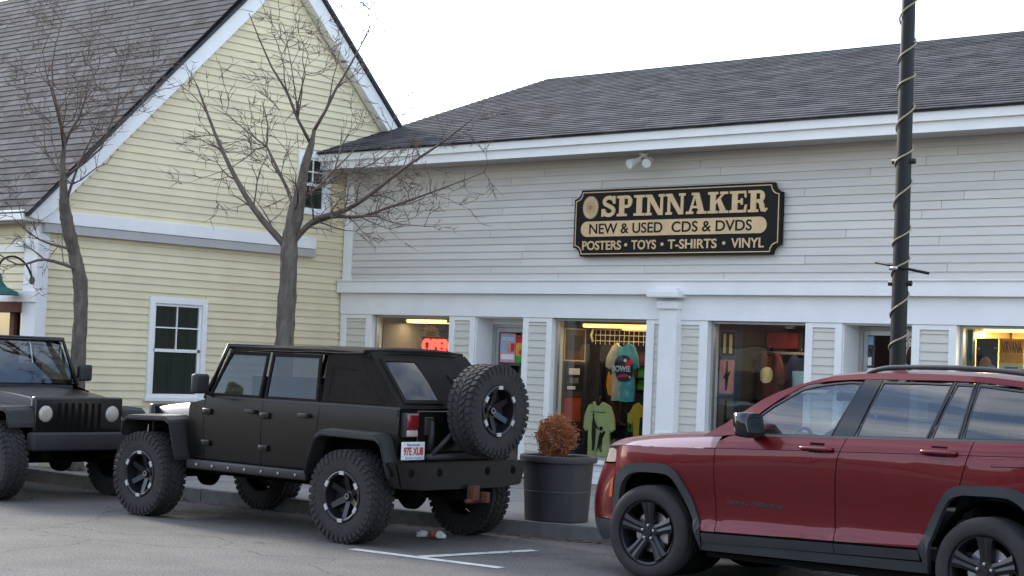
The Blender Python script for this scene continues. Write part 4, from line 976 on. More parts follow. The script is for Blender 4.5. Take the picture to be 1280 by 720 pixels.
def slabL(ch):
    if ch == 'I': return rect(.15, .45, 0, 1)+rect(0, .60, 0, sf)+rect(0, .60, 1-sf, 1), .60
    if ch == 'P': return rect(.12, .40, 0, 1)+rect(0, .55, 0, sf)+rect(0, .5, 1-sf, 1)+ribbon([(.4, .93), (.55, .93)]+arcp(.56, .70, .20, .23, 90, -90)+[(.4, .47)], .16)+rect(.62, .82, .58, .82), .88
    if ch == 'R': return rect(.12, .40, 0, 1)+rect(0, .52, 0, sf)+rect(0, .5, 1-sf, 1)+ribbon([(.4, .93), (.55, .93)]+arcp(.56, .72, .19, .21, 90, -90)+[(.4, .51)], .15)+rect(.60, .80, .61, .83)+ribbon([(.52, .5), (.66, .42), (.70, .25), (.74, .10), (.85, .06), (.95, .16)], [.16, .22, .24, .22, .14, .10]), .97
    if ch == 'N': return rect(.10, .24, 0, 1)+rect(.80, .94, 0, 1)+[[(.02, 1), (.32, 1), (.94, 0), (.70, 0)]]+rect(0, .34, 0, sf)+rect(0, .3, 1-sf, 1)+rect(.70, 1.04, 1-sf, 1), 1.04
    if ch == 'A': return [[(.12, 0), (.24, 0), (.52, .92), (.44, 1)], [(.40, 1), (.66, 1), (.98, 0), (.68, 0)]]+rect(.26, .78, .27, .38)+rect(0, .38, 0, sf)+rect(.58, 1.08, 0, sf)+rect(.28, .62, 1-sf, 1), 1.08
    if ch == 'K': return rect(.12, .40, 0, 1)+rect(0, .52, 0, sf)+rect(0, .52, 1-sf, 1)+[[(.38, .40), (.38, .55), (.78, .95), (.90, .95)], [(.46, .60), (.62, .72), (1.0, 0), (.68, 0)]]+rect(.62, 1.02, 1-sf, 1)+rect(.58, 1.06, 0, sf), 1.06
    if ch == 'E': return rect(.12, .40, 0, 1)+rect(0, .84, 0, sf)+rect(0, .82, 1-sf, 1)+rect(.4, .62, .45, .57)+rect(.56, .66, .36, .66)+[[(.70, 0), (.84, 0), (.88, .36), (.78, .36)], [(.72, 1), (.82, 1), (.85, .68), (.76, .68)]], .88
    if ch == 'S': return ribbon([(.66, .70)]+arcp(.42, .73, .27, .20, 10, 180)+[(.20, .62), (.42, .52), (.64, .40)]+arcp(.42, .28, .27, .21, 20, -180)+[(.10, .30)], .19)+rect(.66, .78, .62, 1)+rect(.02, .14, 0, .38), .82
def slabword(word, x0, x1, z0, z1, parent, m):
    W_ = [slabL(c) for c in word]; gap = .05; tot = sum(w for _, w in W_)+gap*(len(word)-1); k = (x1-x0)/tot; cx = x0
    for (polys, w), ch in zip(W_, word):
        bm = bmesh.new()
        for i, q in enumerate(polys):
            pl_ = [(cx+p[0]*k, z0+p[1]*(z1-z0)) for p in q]; prism(bm, pl_, SY+.004, SY-.012-.00025*i, 'y')
        fin('letter', bm, m, parent); cx += (w+gap)*k
slabword('SPINNAKER', X(.145), X(.942), Z(.41), Z(.105), SG, 'sign_gold')
em = prismo('emblem', [(X(.0875)+.136*math.cos(a), Z(.265)+.157*math.sin(a)) for a in [2*math.pi*k/40 for k in range(40)]], SY+.004, SY-.010, 'y', 'sign_bronze', SG)
for k in range(22):
    a0 = 2*math.pi*k/22; pts = [(X(.0875)+.128*rr*math.cos(a0+rr*1.5), Z(.265)+.148*rr*math.sin(a0+rr*1.5)) for rr in (.24, .45, .65, .82, .98)]
    bm = bmesh.new()
    for q in ribbon(pts, [.004, .008, .012, .016, .018]): prism(bm, list(q), SY-.009, SY-.013-.0001*k, 'y')
    fin('emblem_ray', bm, 'sign_gold', em)
r_ = SHT*.115; pc = Z(.59); pill = arcp(X(.94)-r_, pc, r_, r_, -90, 90)+arcp(X(.04)+r_, pc, r_, r_, 90, 270)
pb = prismo('banner', pill, SY+.004, SY-.010, 'y', 'sign_gold', SG)
text_obj('banner_lettering', 'NEW & USED', (X(.085), X(.455), Z(.665), Z(.51)), SY-.0102, 'sign_black', pb, .004, .012); text_obj('banner_lettering', 'CDS & DVDS', (X(.50), X(.875), Z(.665), Z(.51)), SY-.0102, 'sign_black', pb, .004, .012)
for a, b, s in ((.050, .250, 'POSTERS'), (.303, .425, 'TOYS'), (.483, .715, 'T-SHIRTS'), (.782, .930, 'VINYL')): text_obj('lettering', s, (X(a), X(b), Z(.905), Z(.768)), SY+.002, 'sign_gold', SG, .010, .018)
for u in (.274, .454, .748): latheo('dot', [(0, SY-.008), (.022, SY-.008), (.024, SY+.002)], 'sign_gold', SG, 16, 'y', (X(u), 0, Z(.835)))

# floodlight under the eave
FL = thing('floodlight', 'white twin head floodlight fixed under the eave above the sign', 'light fixture', (-13.95, -.30, 4.52))
latheo('mount', [(0, 0), (.06, 0), (.06, -.025), (.02, -.04)], 'trim_white', FL, 20)
for s in (-1, 1):
    h = latheo('lamp_head', [(.0, .10), (.03, .10), (.045, .02), (.065, -.07), (.068, -.08)], 'trim_white', FL, 20, 'z'); h.location = (s*.12, -.05, -.12); h.rotation_euler = (R(-60), R(-s*35), 0)
    latheo('lens', [(0, -.075), (.06, -.075)], 'plate', h, 20, 'z'); tubeo('arm', [(0, 0, -.03), (s*.06, -.01, -.06), (s*.11, -.03, -.09)], .012, 'trim_white', FL)
# ================================================================ street lamp post with rope light
LP = thing('lamp_post', 'tall dark steel lamp post wrapped in a spiral of rope light', 'lamp post', (-7.915, -4.3, .14))
latheo('base', [(0, .0), (.19, .0), (.19, .05), (.14, .10), (.125, .45), (.10, .52), (.078, .56)], 'black_paint', LP, 24)
latheo('pole', [(.076, .5), (.072, 2.0), (.066, 4.2), (.055, 6.2), (0, 6.2)], 'black_paint', LP, 24)
hp = []
for k in range(16*24):
    z = .75+k/24*.335; a = 2*math.pi*k/24+.5*math.sin(k*.05)+2.2; r_ = .078-.0018*z+.006; hp.append((r_*math.cos(a), r_*math.sin(a), z+.03*math.sin(k*.11)))
tubeo('rope_light', hp, .0085, 'rope', LP, 6)
tubeo('banner_arm', [(-.20, -.10, 2.635), (.30, -.03, 2.535)], .013, 'black_paint', LP)
for z in (2.45, 3.55): tubeo('clamp_bolt', [(-.105, -.02, z), (.105, .02, z)], .026, 'black_paint', LP)
tubeo('clamp_bolt', [(-.06, -.085, 2.58), (.02, -.085, 2.58)], .02, 'steel', LP)
latheo('lantern', [(.05, 6.2), (.20, 6.35), (.24, 6.75), (.10, 6.95), (0, 7.0)], 'black_paint', LP, 16)
# ================================================================ planter and its shrub
PL = thing('planter', 'large round charcoal plastic planter on the pavement by the kerb', 'planter', (-11.62, -4.56, .14))
latheo('tub', [(0, 0), (.318, 0), (.325, .015), (.3258, .03), (.3418, .29), (.3425, .30), (.3455, .303), (.3455, .311), (.3435, .314), (.3440, .325), (.3605, .585), (.362, .60), (.362, .605)], 'plastic_grey', PL, 48)
latheo('rim', [(.365, .60), (.395, .605), (.40, .64), (.392, .665), (.37, .67), (.345, .66), (.335, .60)], 'plastic_grey', PL, 48, close=True)
latheo('soil', [(0, .60), (.34, .585)], 'soil', PL, 32)
SB = thing('clipped_shrub', 'small round rust orange clipped shrub growing in the charcoal planter', 'shrub', (-11.66, -4.56, .74))
bm = bmesh.new(); rs = random.Random(3)
for k in range(7):
    a = rs.uniform(0, 6.28); e = Vector((math.cos(a)*.12, math.sin(a)*.12, .28)); tube(bm, [(0, 0, -.03), tuple(e*.5+Vector((0, 0, .02))), tuple(e)], [.014, .01, .004], 5)
fin('stem', bm, 'twig', SB)
bm = bmesh.new()
for k in range(9000):
    d = Vector((rs.gauss(0, 1), rs.gauss(0, 1), rs.gauss(0, 1))).normalized(); lump = 1+.10*math.sin(d.x*5+1)*math.sin(d.y*6)+.07*math.sin(d.z*9+d.x*7)
    rr = .200*(rs.uniform(.15, 1)**.33)*lump*(1+(.16 if rs.random() < .10 else 0)); p = Vector((d.x*rr, d.y*rr, d.z*rr*1.06+.245))
    if p.z < .06: p.x *= .7; p.y *= .7
    t = (d+Vector((rs.gauss(0, .6), rs.gauss(0, .6), rs.gauss(0, .6)+.3))).normalized(); s_ = t.orthogonal().normalized(); ang = rs.uniform(0, 6.28); s_ = Matrix.Rotation(ang, 3, t) @ s_; l = rs.uniform(.014, .026); w = l*.36
    v = [bm.verts.new(p), bm.verts.new(p+t*l*.5+s_*w), bm.verts.new(p+t*l), bm.verts.new(p+t*l*.5-s_*w)]; bm.faces.new(v)
fin('foliage', bm, 'orange_leaf', SB, recalc=False)
# ================================================================ bare trees
def tree(name, label, trunk, radii, limbs, seed, depth=4, extra=8):
    rs = random.Random(seed); base = trunk[0]; T = thing(name, label, 'tree', base, group=None); o0 = Vector(base)
    bm = bmesh.new(); tp = smooth_path(trunk, 9); n = len(tp)
    tube(bm, [Vector(p)-o0 for p in tp], [lerp(i/(n-1), radii)*(1+.05*math.sin(i*2.3)+.04*math.sin(i*5.1)) for i in range(n)], 18)
    for v in bm.verts: a_ = math.atan2(v.co.y-0, v.co.x); v.co.x += .008*math.sin(v.co.z*9+a_*5)+.005*math.sin(a_*9+v.co.z*3); v.co.y += .008*math.cos(v.co.z*7+a_*4)
    fin('trunk', bm, 'bark', T, True)
    bm = bmesh.new()
    def grow(p, d, L, r, lv):
        k = 5 if lv < 2 else 4; pts = [p]; q = p.copy(); dd = d.copy()
        for i in range(k):
            dd = (dd+Vector((rs.gauss(0, .16), rs.gauss(0, .16), rs.gauss(.05, .13)))).normalized(); q = q+dd*L/k; pts.append(q.copy())
        tube(bm, pts, [r*(1-.75*i/k) for i in range(k+1)], 6 if lv < 2 else 4, cap=lv < 2)
        if lv >= depth: return
        for j in range(4 if lv < 2 else 3):
            i = rs.randint(1, k); ax = dd.orthogonal().normalized(); ax = Matrix.Rotation(rs.uniform(0, 6.28), 3, dd) @ ax
            grow(pts[i], (Matrix.Rotation(R(rs.uniform(25, 60)), 3, ax) @ (pts[i]-pts[i-1]).normalized()), L*rs.uniform(.42, .66), max(.0045, r*(1-.75*i/k)*rs.uniform(.5, .75)), lv+1)
    for pts, r in limbs:
        P = [Vector(p)-o0 for p in smooth_path(pts, 4)]; m_ = len(P); tube(bm, P, [r*(1-.8*i/(m_-1)) for i in range(m_)], 7)
        for i in range(2, m_, 2):
            d = (P[i]-P[i-1]).normalized()
            for _ in range(1 if i % 4 else 2):
                ax = Matrix.Rotation(rs.uniform(0, 6.28), 3, d) @ d.orthogonal().normalized()
                grow(P[i], Matrix.Rotation(R(rs.uniform(25, 65)), 3, ax) @ d, rs.uniform(.35, .8)*(1-.4*i/m_), max(.005, r*.35*(1-.6*i/m_)), 2)
    top = Vector(tp[-1])-o0; dtop = (Vector(tp[-1])-Vector(tp[-3])).normalized(); rt_ = radii[-2][1]*.5
    for k in range(extra):
        ax = Matrix.Rotation(2*math.pi*k/extra+rs.uniform(-.3, .3), 3, dtop) @ dtop.orthogonal().normalized(); f = rs.uniform(.62, 1)
        grow(top+(Vector(tp[int((n-1)*f)])-o0-top), Matrix.Rotation(R(rs.uniform(15, 55)), 3, ax) @ dtop, rs.uniform(1.1, 1.9), rt_*rs.uniform(.4, .75), 0)
    grow(top-dtop*.05, dtop, 1.5, radii[-1][1]*1.05, 0)
    fin('crown', bm, 'twig', T, True); return T
tree('bare_tree', 'leafless street tree in front of the inner corner, its twigs reaching over the grey clapboards',
     [(-16.42, -4.2, .1), (-16.38, -4.2, 1.0), (-16.34, -4.2, 2.2), (-16.33, -4.2, 3.1), (-16.24, -4.15, 3.75), (-16.10, -4.1, 4.5)], [(0, .19), (.05, .15), (.15, .128), (.7, .095), (1, .022)],
     [([(-16.33, -4.2, 3.05), (-16.03, -4.1, 3.36), (-15.61, -4.0, 3.48), (-15.2, -4.0, 3.64), (-14.68, -3.95, 3.95), (-14.17, -3.9, 4.21), (-13.74, -3.8, 4.50)], .040), ([(-16.14, -4.1, 3.30), (-15.8, -4.0, 3.41), (-15.43, -3.9, 3.41), (-14.89, -3.9, 3.52), (-14.37, -3.8, 3.67), (-13.62, -3.7, 3.89)], .028), ([(-15.43, -3.9, 3.41), (-15.1, -3.95, 3.40), (-14.74, -4.0, 3.31), (-14.15, -4.1, 3.25)], .014),
      ([(-16.34, -4.2, 3.0), (-16.7, -4.5, 3.5), (-17.1, -4.7, 4.2), (-17.4, -4.9, 5.0)], .05)], 11, extra=5)
tree('bare_tree', 'slim leafless street tree leaning left in front of the yellow gable wall',
     [(-19.22, -5.15, .1), (-19.22, -5.18, 1.2), (-19.20, -5.2, 2.4), (-19.26, -5.3, 2.92), (-19.24, -5.45, 3.35), (-19.12, -5.6, 3.7), (-18.95, -5.75, 4.4)], [(0, .135), (.05, .105), (.2, .092), (.7, .078), (1, .016)],
     [([(-19.2, -5.25, 2.7), (-19.3, -5.7, 2.80), (-19.45, -6.0, 2.72), (-19.7, -6.3, 2.95)], .025), ([(-19.25, -5.3, 2.95), (-19.3, -5.8, 3.05), (-19.3, -6.2, 3.3)], .02)], 23, extra=5)
# ================================================================ things on the yellow building
GN = thing('gooseneck_lamp', 'teal enamel gooseneck lamp on the front of the yellow building', 'lamp', (-19.98, -5.42, 2.55))
tubeo('arm', smooth_path([(0, 0, .02), (-.01, -.10, .20), (-.10, -.22, .30), (-.24, -.30, .26), (-.32, -.32, .14), (-.32, -.32, .05)], 4), .014, 'black_paint', GN)
latheo('wall_plate', [(0, -.02), (.05, -.02), (.05, .01), (0, .01)], 'black_paint', GN, 16, 'y')
latheo('shade', [(.02, .10), (.05, .06), (.07, -.03), (.13, -.10), (.27, -.155), (.28, -.20), (.265, -.20), (.12, -.11), (.05, -.03)], 'teal_sign', GN, 28, 'z', (-.32, -.32, 0))
SCm = thing('security_camera', 'small white security camera under the eave of the yellow building', 'camera', (-20.10, -5.42, 3.02))
box('bracket', (-.02, .02, -.09, .0, -.02, .02), 'trim_white', SCm); rbox('body', (-.13, .05, -.15, -.08, -.035, .035), 'trim_white', SCm, .015); latheo('lens', [(0, -.14), (.025, -.14), (.025, -.12)], 'black_paint', SCm, 12, 'x', (0, -.115, 0))
# ================================================================ litter and leaves on the road
LT = thing('crumpled_litter', 'crumpled white and red paper cup lying on the asphalt behind the off-road vehicle', 'litter', (-11.9, -6.1, .0))
def crumple(name, m, loc, s, seed):
    rs = random.Random(seed); bm = bmesh.new(); bmesh.ops.create_icosphere(bm, subdivisions=2, radius=1)
    for v in bm.verts: v.co = Vector((v.co.x*s[0], v.co.y*s[1], max(-s[2]*.95, v.co.z*s[2])))*rs.uniform(.7, 1.25)
    for v in bm.verts: v.co.z = max(v.co.z, -s[2]*.9)
    o = fin(name, bm, m, LT); o.location = loc
crumple('paper', 'litter', (-.10, -.02, .04), (.07, .05, .035), 1); crumple('wrapper', 'litter_red', (.02, .03, .045), (.045, .05, .035), 2); crumple('lid', 'litter', (.11, .02, .045), (.045, .045, .04), 5)
bm = bmesh.new(); rs = random.Random(9)
for k in range(1700):
    x = rs.uniform(-20, 0); y = ky(x)-abs(rs.gauss(0, .10))-.02; a = rs.uniform(0, 6.28); l = rs.uniform(.012, .042)
    if rs.random() < .15: y -= rs.uniform(0, 1.5)
    p = Vector((x, y, .006+rs.uniform(0, .012))); d = Vector((math.cos(a), math.sin(a), rs.uniform(-.2, .3)))*l; s_ = Vector((-math.sin(a), math.cos(a), rs.uniform(-.3, .3)))*l*.45
    bm.faces.new([bm.verts.new(q) for q in (p-d, p+s_, p+d, p-s_)])
o = fin('dead_leaves', bm, 'leaf_dead', recalc=False); o['kind'] = 'stuff'; tag(o, 'scattered brown dead leaves along the kerb and gutter', 'leaves')
# ================================================================ things in the shop windows
SH = [(.20, 0), (.40, .012), (.62, -.008), (.82, .01), (.83, .35), (.80, .60), (.87, .54), (.99, .585), (.96, .76), (.84, .94), (.64, 1), (.57, .945), (.5, .93), (.43, .945), (.36, 1), (.16, .94), (.04, .76), (.01, .59), (.12, .535), (.19, .60), (.17, .35)]
def shirt(label, x0, x1, z0, z1, y, m, seed, group='t-shirts hung in the shop windows'):
    rs = random.Random(seed); T = thing('t_shirt', label, 't-shirt', ((x0+x1)/2, y, z0), group=group); cx = (x0+x1)/2; ph = rs.uniform(0, 6)
    def fm(u, v, off=0.0):
        h = v*(z1-z0); return Vector(((u-.5)*(x1-x0)+.012*math.sin(v*5+ph), -off-.035*(1-((u-.5)*2)**2)-.016*math.sin(u*13+ph+v*2)-.010*math.sin(u*7-v*9+ph), h))
    panel('cloth', SH, fm, m, T, step=.06, lip=.03)
    tubeo('hanger', [(-.14, -.01, (z1-z0)*.955), (0, -.01, (z1-z0)*1.0), (.14, -.01, (z1-z0)*.955)], .006, 'black_paint', T); tubeo('hook', [(0, -.01, (z1-z0)), (0, -.01, (z1-z0)+.06), (.02, -.01, (z1-z0)+.075)], .004, 'steel', T)
    return T, fm
def print_on(T, fm, poly, m, out, name='print', step=.05):
    return panel(name, poly, fm, m, T, step=step, lip=.001, out=out)
def circ(cx, cy, r, k=1.0, n=20): return [(cx+r*math.cos(2*math.pi*i/n), cy+r*k*math.sin(2*math.pi*i/n)) for i in range(n)]
# a two tone tie dye
m = bpy.data.materials.new('tie_dye'); m.use_nodes = True; t = m.node_tree; b = t.nodes['Principled BSDF']; b.inputs['Roughness'].default_value = .9
co = t.nodes.new('ShaderNodeTexCoord'); no = t.nodes.new('ShaderNodeTexNoise'); no.inputs['Scale'].default_value = 5; no.inputs['Distortion'].default_value = 1.5; sp = t.nodes.new('ShaderNodeSeparateXYZ'); ad = t.nodes.new('ShaderNodeMath'); ad.operation = 'MULTIPLY_ADD'; ad.inputs[1].default_value = 1.3
rp = t.nodes.new('ShaderNodeValToRGB'); e = rp.color_ramp.elements; e[0].position = .36; e[0].color = (.62, .50, .34, 1); e[1].position = .50; e[1].color = (.10, .48, .48, 1); e.new(.8).color = (.05, .26, .34, 1)
t.links.new(co.outputs['Object'], no.inputs['Vector']); t.links.new(co.outputs['Object'], sp.inputs[0]); t.links.new(sp.outputs['X'], ad.inputs[0]); t.links.new(no.outputs['Fac'], ad.inputs[2]); t.links.new(ad.outputs[0], rp.inputs[0]); t.links.new(rp.outputs[0], b.inputs['Base Color']); MATS['tie_dye'] = m
mat('tee_green', (.62, .66, .28), .9, .08, 8); mat('tee_yellow', (.62, .40, .03), .9, .08, 8); mat('tee_black', (.018, .016, .016), .9, .2, 8); mat('tee_maroon', (.10, .02, .02), .9, .2, 8); mat('tee_purple', (.22, .06, .26), .9, .2, 8); mat('tee_red', (.5, .03, .03), .9, .15, 8)
mat('ink_black', (.012, .012, .012), .8, .1, 8); mat('ink_navy', (.016, .024, .07), .8, .1, 8); mat('ink_white', (.75, .75, .75), .8, .05, 8); mat('ink_red', (.55, .03, .03), .8, .1, 8); mat('ink_orange', (.75, .33, .05), .8, .3, 14); mat('ink_pink', (.62, .30, .36), .8, .2, 10); mat('ink_sky', (.22, .42, .60), .8, .25, 10); mat('ink_green', (.06, .30, .05), .8, .25, 12); mat('ink_cream', (.80, .68, .40), .8, .1, 8); mat('ink_skin', (.55, .30, .18), .8, .3, 18); mat('ink_brown', (.10, .045, .02), .8, .3, 14)
T, fm = shirt('tie dye tee in cream and teal with round navy BOWIE print', -15.15, -14.57, 1.26, 2.06, .6, 'tie_dye', 1)
dk = print_on(T, fm, circ(.56, .56, .29, .80), 'ink_navy', .004)
print_on(T, fm, [(.60, .66), (.86, .76), (.80, .68), (.90, .66), (.64, .58)], 'ink_red', .007, 'red_swoosh'); print_on(T, fm, [(.30, .40), (.58, .47), (.80, .44), (.56, .41)], 'ink_red', .007, 'red_swoosh')
print_on(T, fm, circ(.60, .70, .035, .8, 10), 'ink_white', .007, 'print_star', .03); print_on(T, fm, circ(.74, .42, .03, .8, 10), 'ink_white', .007, 'print_star', .03)
text_obj('print_lettering', 'BOWIE', (-.125, .195, .405, .485), -.088, 'ink_white', T, .004, .035)
T, fm = shirt('lime green tee with two black figures printed low in the window', -15.40, -14.84, .36, 1.24, .45, 'tee_green', 2)
print_on(T, fm, [(.30, .24), (.38, .24), (.40, .45), (.44, .60), (.52, .56), (.54, .58), (.44, .68), (.40, .76), (.34, .76), (.30, .66), (.27, .48)], 'ink_black', .004, 'printed_figure'); print_on(T, fm, circ(.37, .79, .045, .7, 10), 'ink_black', .004, 'printed_figure', .03)
print_on(T, fm, [(.50, .22), (.57, .30), (.63, .22), (.68, .23), (.66, .44), (.72, .54), (.68, .56), (.62, .52), (.58, .54), (.54, .46)], 'ink_black', .005, 'printed_figure'); print_on(T, fm, circ(.60, .59, .05, .7, 10), 'ink_black', .005, 'printed_figure', .03); print_on(T, fm, [(.26, .83), (.72, .83), (.72, .85), (.26, .85)], 'ink_green', .004, 'printed_line')
T, fm = shirt('golden yellow tee at the right edge of the middle display window', -14.60, -14.06, .62, 1.26, .42, 'tee_yellow', 3)
print_on(T, fm, [(.44, .30), (.72, .30), (.72, .70), (.44, .70)], 'ink_black', .004)
T, fm = shirt('black tee with pale photo print between the green and yellow tees', -15.00, -14.42, .55, 1.30, .76, 'tee_black', 4)
print_on(T, fm, [(.26, .40), (.72, .40), (.72, .74), (.26, .74)], 'ink_sky', .004); print_on(T, fm, [(.26, .40), (.72, .40), (.72, .50), (.60, .58), (.50, .50), (.40, .60), (.26, .52)], 'ink_green', .006); print_on(T, fm, [(.34, .46), (.42, .46), (.46, .62), (.56, .60), (.62, .47), (.66, .48), (.62, .66), (.40, .66)], 'ink_black', .008)
T, fm = shirt('black tee with orange flame print left of the tie dye tee', -15.52, -15.00, 1.24, 2.02, .95, 'tee_black', 5)
print_on(T, fm, [(.34, .12), (.50, .10), (.62, .34), (.56, .52), (.52, .40), (.46, .62), (.40, .46), (.32, .55), (.28, .30)], 'ink_orange', .004)
T, fm = shirt('purple print tee half hidden behind the window trim', -14.74, -14.30, 1.3, 2.02, .9, 'tee_black', 6); print_on(T, fm, [(.25, .35), (.6, .32), (.55, .75), (.28, .7)], 'tee_purple', .004)
print_on(T, fm, [(.05, .80), (.36, .84), (.36, .98), (.18, .95)], 'tee_red', .004)
T, fm = shirt('maroon tee hanging at the back of the dark window', -13.05, -12.55, 1.25, 2.0, 1.05, 'tee_maroon', 7); print_on(T, fm, circ(.5, .6, .2, .7), 'ink_cream', .004)
T, fm = shirt('navy tee with a sky blue print in the dark window', -12.62, -12.12, 1.22, 1.98, 1.15, 'ink_navy', 8); print_on(T, fm, [(.3, .4), (.7, .4), (.7, .72), (.3, .72)], 'ink_sky', .004)
T, fm = shirt('dark brown tee at the back left of the middle window', -15.62, -15.22, .95, 1.75, 1.15, 'ink_brown', 9); print_on(T, fm, [(.3, .45), (.7, .45), (.62, .75), (.38, .75)], 'ink_skin', .004)
RB = thing('display_rail', 'pale horizontal rail across the back of the dark window', 'rail', (-12.9, 1.22, 1.98)); box('bar', (-.95, .95, -.02, .02, .0, .035), 'interior_grey', RB); box('bracket', (-.9, -.86, -.02, .06, -.05, .0), 'interior_grey', RB); box('bracket', (.86, .9, -.02, .06, -.05, .0), 'interior_grey', RB)
# wire rack and light fittings
RK = thing('wire_rack', 'pale wire grid rack hanging above the tie dye tee', 'rack', (-15.02, .75, 2.0)); bm = bmesh.new()
for i in range(12): tube(bm, [(-.46+i*.0836, 0, .03), (-.46+i*.0836, 0, .24)], .004, 5)
fin('upright_wires', bm, 'ink_cream', RK); bm = bmesh.new()
for z in (.08, .16, .235): tube(bm, [(-.48, 0, z), (.48, 0, z)], .005, 5)
fin('cross_wires', bm, 'ink_cream', RK); tubeo('end_bar', [(-.47, -.05, .06), (-.49, -.07, .15), (-.47, -.05, .24)], .018, 'ink_cream', RK)
def strip(label, x0, x1, y, z, em_, watts=2):
    L = thing('strip_light', label, 'light', ((x0+x1)/2, y, z), group='strip lights in the shop windows'); w = (x1-x0)/2
    box('housing', (-w, w, -.07, .07, .03, .055), 'ink_white', L)
    for yy in (-.035, .035): tubeo('tube', [(-w+.03, yy, .004), (w-.03, yy, .004)], .026, em_, L)
    la = bpy.data.lights.new('strip_glow', 'AREA'); la.shape = 'RECTANGLE'; la.size = 2*w; la.size_y = .1; la.energy = watts; la.color = (1, .84, .58); lo_ = bpy.data.objects.new('strip_glow', la); COL.objects.link(lo_); lo_.parent = L; lo_.location = (0, 0, -.02)
    for xx in (-w, w-.03): box('end_cap', (xx, xx+.03, -.06, .06, -.012, .03), 'ink_white', L)
strip('lit strip light above the tie dye tee', -15.50, -14.05, .50, 2.275, 'tube_warm'); strip('lit strip light deeper in the middle display window', -15.2, -14.1, 1.0, 2.255, 'tube_warm')
strip('lit strip light in the leftmost shop window over the OPEN sign', -19.1, -18.2, .65, 2.29, 'tube_yellow', 5); strip('lit yellow strip light above the poster display at the right', -9.56, -8.0, .60, 2.335, 'tube_yellow', 40)
for x in (-13.42, -12.4):
    L = thing('ceiling_spot', 'small lit round ceiling spot behind the dark window' + (' nearer the pilaster' if x < -13 else ' nearer the numbered door'), 'light', (x, .9, 2.33), group='spots behind the dark window'); latheo('spot_ring', [(.05, .0), (.075, .0), (.075, -.012), (.05, -.012)], 'alu', L, 20, close=True); latheo('bulb', [(0, -.006), (.05, -.006)], 'bulb', L, 20); la = bpy.data.lights.new('spot_glow', 'AREA'); la.shape = 'DISK'; la.size = .1; la.energy = 2.2; la.color = (1, .8, .55); lo_ = bpy.data.objects.new('spot_glow', la); COL.objects.link(lo_); lo_.parent = L; lo_.location = (0, 0, -.02)
# neon OPEN
ON = thing('open_sign', 'red neon OPEN sign glowing in the leftmost shop window', 'sign', (-18.05, .22, 1.83)); text_obj('neon_lettering', 'OPEN', (-.30, .30, .0, .20), .02, 'neon_red', ON, .03, .03); box('backing', (-.33, .33, .022, .034, -.03, .23), 'ink_black', ON)
for x in (-.28, .28): tubeo('hanging_wire', [(x, .03, .22), (x, .03, .5)], .003, 'steel', ON)
SBt = thing('starburst_card', 'orange starburst card above the OPEN sign', 'sign', (-18.28, .32, 1.95)); pts = [(.20*(1 if k % 2 else .72)*math.cos(k*math.pi/14), .15+.15*(1 if k % 2 else .72)*math.sin(k*math.pi/14)) for k in range(28)]; prismo('card', pts, 0, .006, 'y', 'ink_orange', SBt); text_obj('card_lettering', 'USED', (-.10, .10, .12, .19), -.001, 'ink_brown', SBt, .002, .03)
def poster(label, x0, x1, z0, z1, y, base, shapes=(), texts=(), frame=None, axis='y', name='poster'):
    P = thing(name, label, 'poster', (0, 0, 0), group=None); k = 0
    def bxx(nm, a, b, c, d, off, m):
        return box(nm, (a, b, y-off-.002, y-off, c, d), m, P) if axis == 'y' else box(nm, (y+off, y+off+.002, a, b, c, d), m, P)
    bxx('sheet', x0, x1, z0, z1, 0, base); W_, H_ = x1-x0, z1-z0
    for i, (poly, m) in enumerate(shapes):
        q = [(x0+p[0]*W_, z0+p[1]*H_) for p in poly]; bm = bmesh.new()
        if axis == 'y': prism(bm, q, y-.001, y-.0035-.0004*i, 'y')
        else: prism(bm, q, y+.001, y+.0035+.0004*i, 'x')
        fin('printed_shape', bm, m, P)
    for s, a, b, c, d, m in texts: text_obj('print_lettering', s, (x0+a*W_, x0+b*W_, z0+c*H_, z0+d*H_), (y-.0035 if axis == 'y' else y+.0035), m, P, .002, .02, plane=axis)
    if frame:
        for a, b, c, d in ((x0-.02, x0, z0-.02, z1+.02), (x1, x1+.02, z0-.02, z1+.02), (x0, x1, z1, z1+.02), (x0, x1, z0-.02, z0)): bxx('frame', a, b, c, d, .004, frame)
    return P
mat('shop_blue_frame', (.05, .12, .28), .5, .1, 6)
Rc = lambda a, b, c, d: [(a, c), (b, c), (b, d), (a, d)]
poster('pale pink and blue poster taped inside the left shop door', -16.91, -16.62, 1.73, 2.14, .352, 'ink_pink', [(Rc(.06, .94, .72, .92), 'ink_sky'), (Rc(.08, .40, .36, .66), 'ink_sky'), (Rc(.45, .66, .34, .64), 'ink_skin'), (Rc(.70, .94, .38, .66), 'ink_red'), (Rc(.08, .92, .10, .28), 'ink_white')], [('RECORDS', .12, .88, .76, .88, 'ink_white')])
poster('small red, yellow and green poster beside the pink poster on the left door', -16.61, -16.36, 1.73, 2.12, .352, 'ink_orange', [(Rc(.0, 1, .0, .25), 'ink_green'), (Rc(0, 1, .72, 1), 'ink_red'), (circ(.45, .55, .25, .6), 'tee_yellow'), (circ(.5, .38, .28, .4), 'litter_red')])
